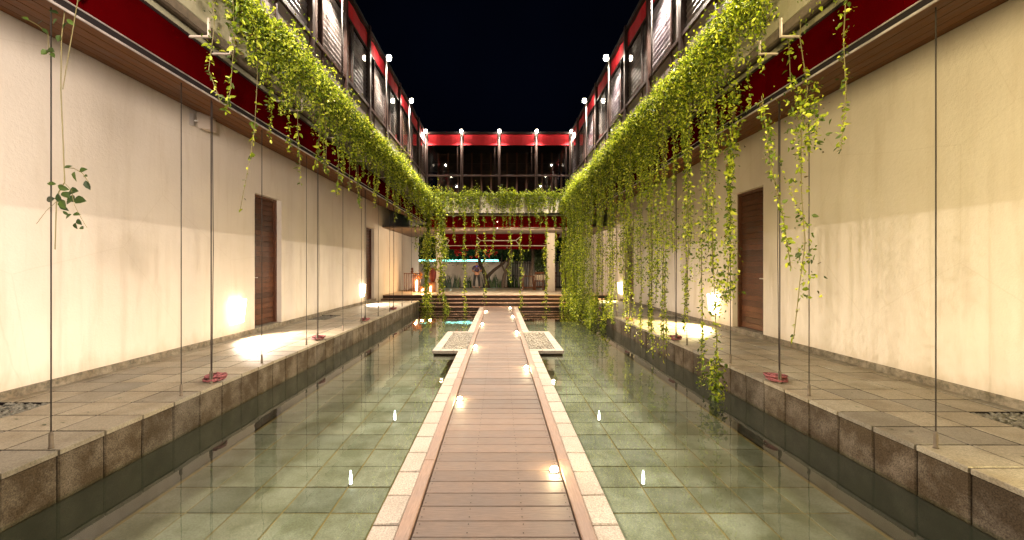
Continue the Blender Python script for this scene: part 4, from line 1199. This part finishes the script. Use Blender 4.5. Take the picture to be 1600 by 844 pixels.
def chair(px, Y, label, back_first=True):
    c = P(px, 455, Y); c.z = PZ
    o = root('dining_chair', c, label, 'chair', 'dining chairs on the terrace')
    W, Dp = .44, .42
    link('seat', MB().slab(c.x - W / 2, c.x + W / 2, Y - Dp / 2, Y + Dp / 2, PZ + .42, PZ + .455, .006).mesh('seat', 'furniture_wood'), o)
    for sx in (-1, 1):
        link('leg', MB().tube([(c.x + sx * (W / 2 - .025), Y + Dp / 2 - .03, PZ), (c.x + sx * (W / 2 - .025), Y + Dp / 2 - .03, PZ + .42)], .02, 6).mesh('leg', 'furniture_wood'), o)
        link('leg', MB().tube([(c.x + sx * (W / 2 - .025), Y - Dp / 2 - .02, PZ), (c.x + sx * (W / 2 - .025), Y - Dp / 2 + .03, PZ + .45), (c.x + sx * (W / 2 - .025), Y - Dp / 2 - .05, PZ + .88)], .02, 6).mesh('leg', 'furniture_wood'), o)
    for k in range(4):
        xx = c.x - .13 + .087 * k
        link('back_slat', MB().tube([(xx, Y - Dp / 2 + .02, PZ + .46), (xx, Y - Dp / 2 - .045, PZ + .82)], .012, 5).mesh('back_slat', 'furniture_wood'), o)
    link('top_rail', MB().box(c.x - W / 2, c.x + W / 2, Y - Dp / 2 - .065, Y - Dp / 2 - .035, PZ + .80, PZ + .88).mesh('top_rail', 'furniture_wood'), o)
    link('stretcher', MB().box(c.x - W / 2 + .03, c.x + W / 2 - .03, Y - Dp / 2 - .0, Y - Dp / 2 + .02, PZ + .18, PZ + .21).mesh('stretcher', 'furniture_wood'), o)
chair(842, 19.95, 'slatted wooden chair at the cloth-covered table, left of the two')
chair(861, 19.9, 'slatted wooden chair in front of the terrace column, right of the two')

# slatted console with lit candle on the left of the terrace
c = P(643, 455, 19.0); c.z = PZ
o = root('slatted_screen', c, 'low slatted wooden railing beside the left wall of the terrace', 'railing')
for k in range(9):
    x = P(632, 455, 19.0).x + .085 * k
    link('slat', MB().box(x - .014, x + .014, 18.99, 19.02, PZ, PZ + .80).mesh('slat', 'furniture_wood'), o)
x0 = P(632, 455, 19.0).x
link('top_rail', MB().slab(x0 - .03, x0 + .72, 18.97, 19.04, PZ + .802, PZ + .84, .004).mesh('top_rail', 'furniture_wood'), o)
def lantern(px, Y, h, wdt, label, power, z0=PZ):
    c = P(px, 450, Y); c.z = z0
    o = root('slatted_lantern', c, label, 'lantern', 'glowing lanterns on the terrace')
    link('base', MB().slab(c.x - wdt / 2, c.x + wdt / 2, Y - wdt / 2, Y + wdt / 2, z0, z0 + .03, .004).mesh('base', 'furniture_wood'), o)
    link('cap', MB().slab(c.x - wdt / 2, c.x + wdt / 2, Y - wdt / 2, Y + wdt / 2, z0 + h - .03, z0 + h, .004).mesh('cap', 'furniture_wood'), o)
    for k in range(5):
        xx = c.x - wdt / 2 + .01 + (wdt - .02) * k / 4
        for yy in (Y - wdt / 2 + .01, Y + wdt / 2 - .01):
            link('slat', MB().box(xx - .008, xx + .008, yy - .006, yy + .006, z0 + .03, z0 + h - .03).mesh('slat', 'furniture_wood'), o)
    link('candle', MB().lathe([(.05, .03), (.05, h * .62), (.02, h * .72)], c.x, Y, z0, 10).mesh('candle', 'lantern_glow'), o)
    lamp('light', (c.x, Y - wdt * .8, z0 + h * .6), power, (1, .55, .2), .05, o)
lantern(651, 18.7, .75, .30, 'tall slatted lantern glowing orange at the end of the wooden railing', 16)
lantern(661, 17.6, .28, .22, 'low slatted lantern glowing on the terrace edge behind the corner vine', 10)
lantern(673, 18.2, .40, .26, 'slatted lantern glowing beneath the red urn', 12)
c = P(676, 440, 18.6); c.z = PZ
o = root('urn', c, 'dark red tall urn with leafy plant at the left end of the terrace', 'urn')
link('pedestal', MB().slab(c.x - .14, c.x + .14, 18.5, 18.78, PZ, PZ + .45, .01).mesh('pedestal', 'furniture_wood'), o)
link('vessel', MB().lathe([(.08, 0), (.15, .18), (.17, .40), (.12, .58), (.13, .64)], c.x, 18.64, PZ + .45, 14).mesh('vessel', 'terracotta', True), o)
q = P(655, 430, 18.9)
link('potted_flowers', leafmesh('potted_flowers', 'flower_orange', leaves(rng.normal(0, .09, (60, 3)) + np.array(list(q)), rng.uniform(.06, .12, 60), 0), 0), None, label='orange flowers above the slatted railing on the terrace left', category='flowers')
q = P(644, 424, 19.0)
link('carved_figure', MB().lathe([(.05, 0), (.07, .06), (.035, .13), (.055, .17), (.05, .22), (.015, .25)], q.x, 19.0, PZ + .842, 10).mesh('carved_figure', 'furniture_wood', True), None, label='small carved brown figure standing on the slatted railing', category='figurine')
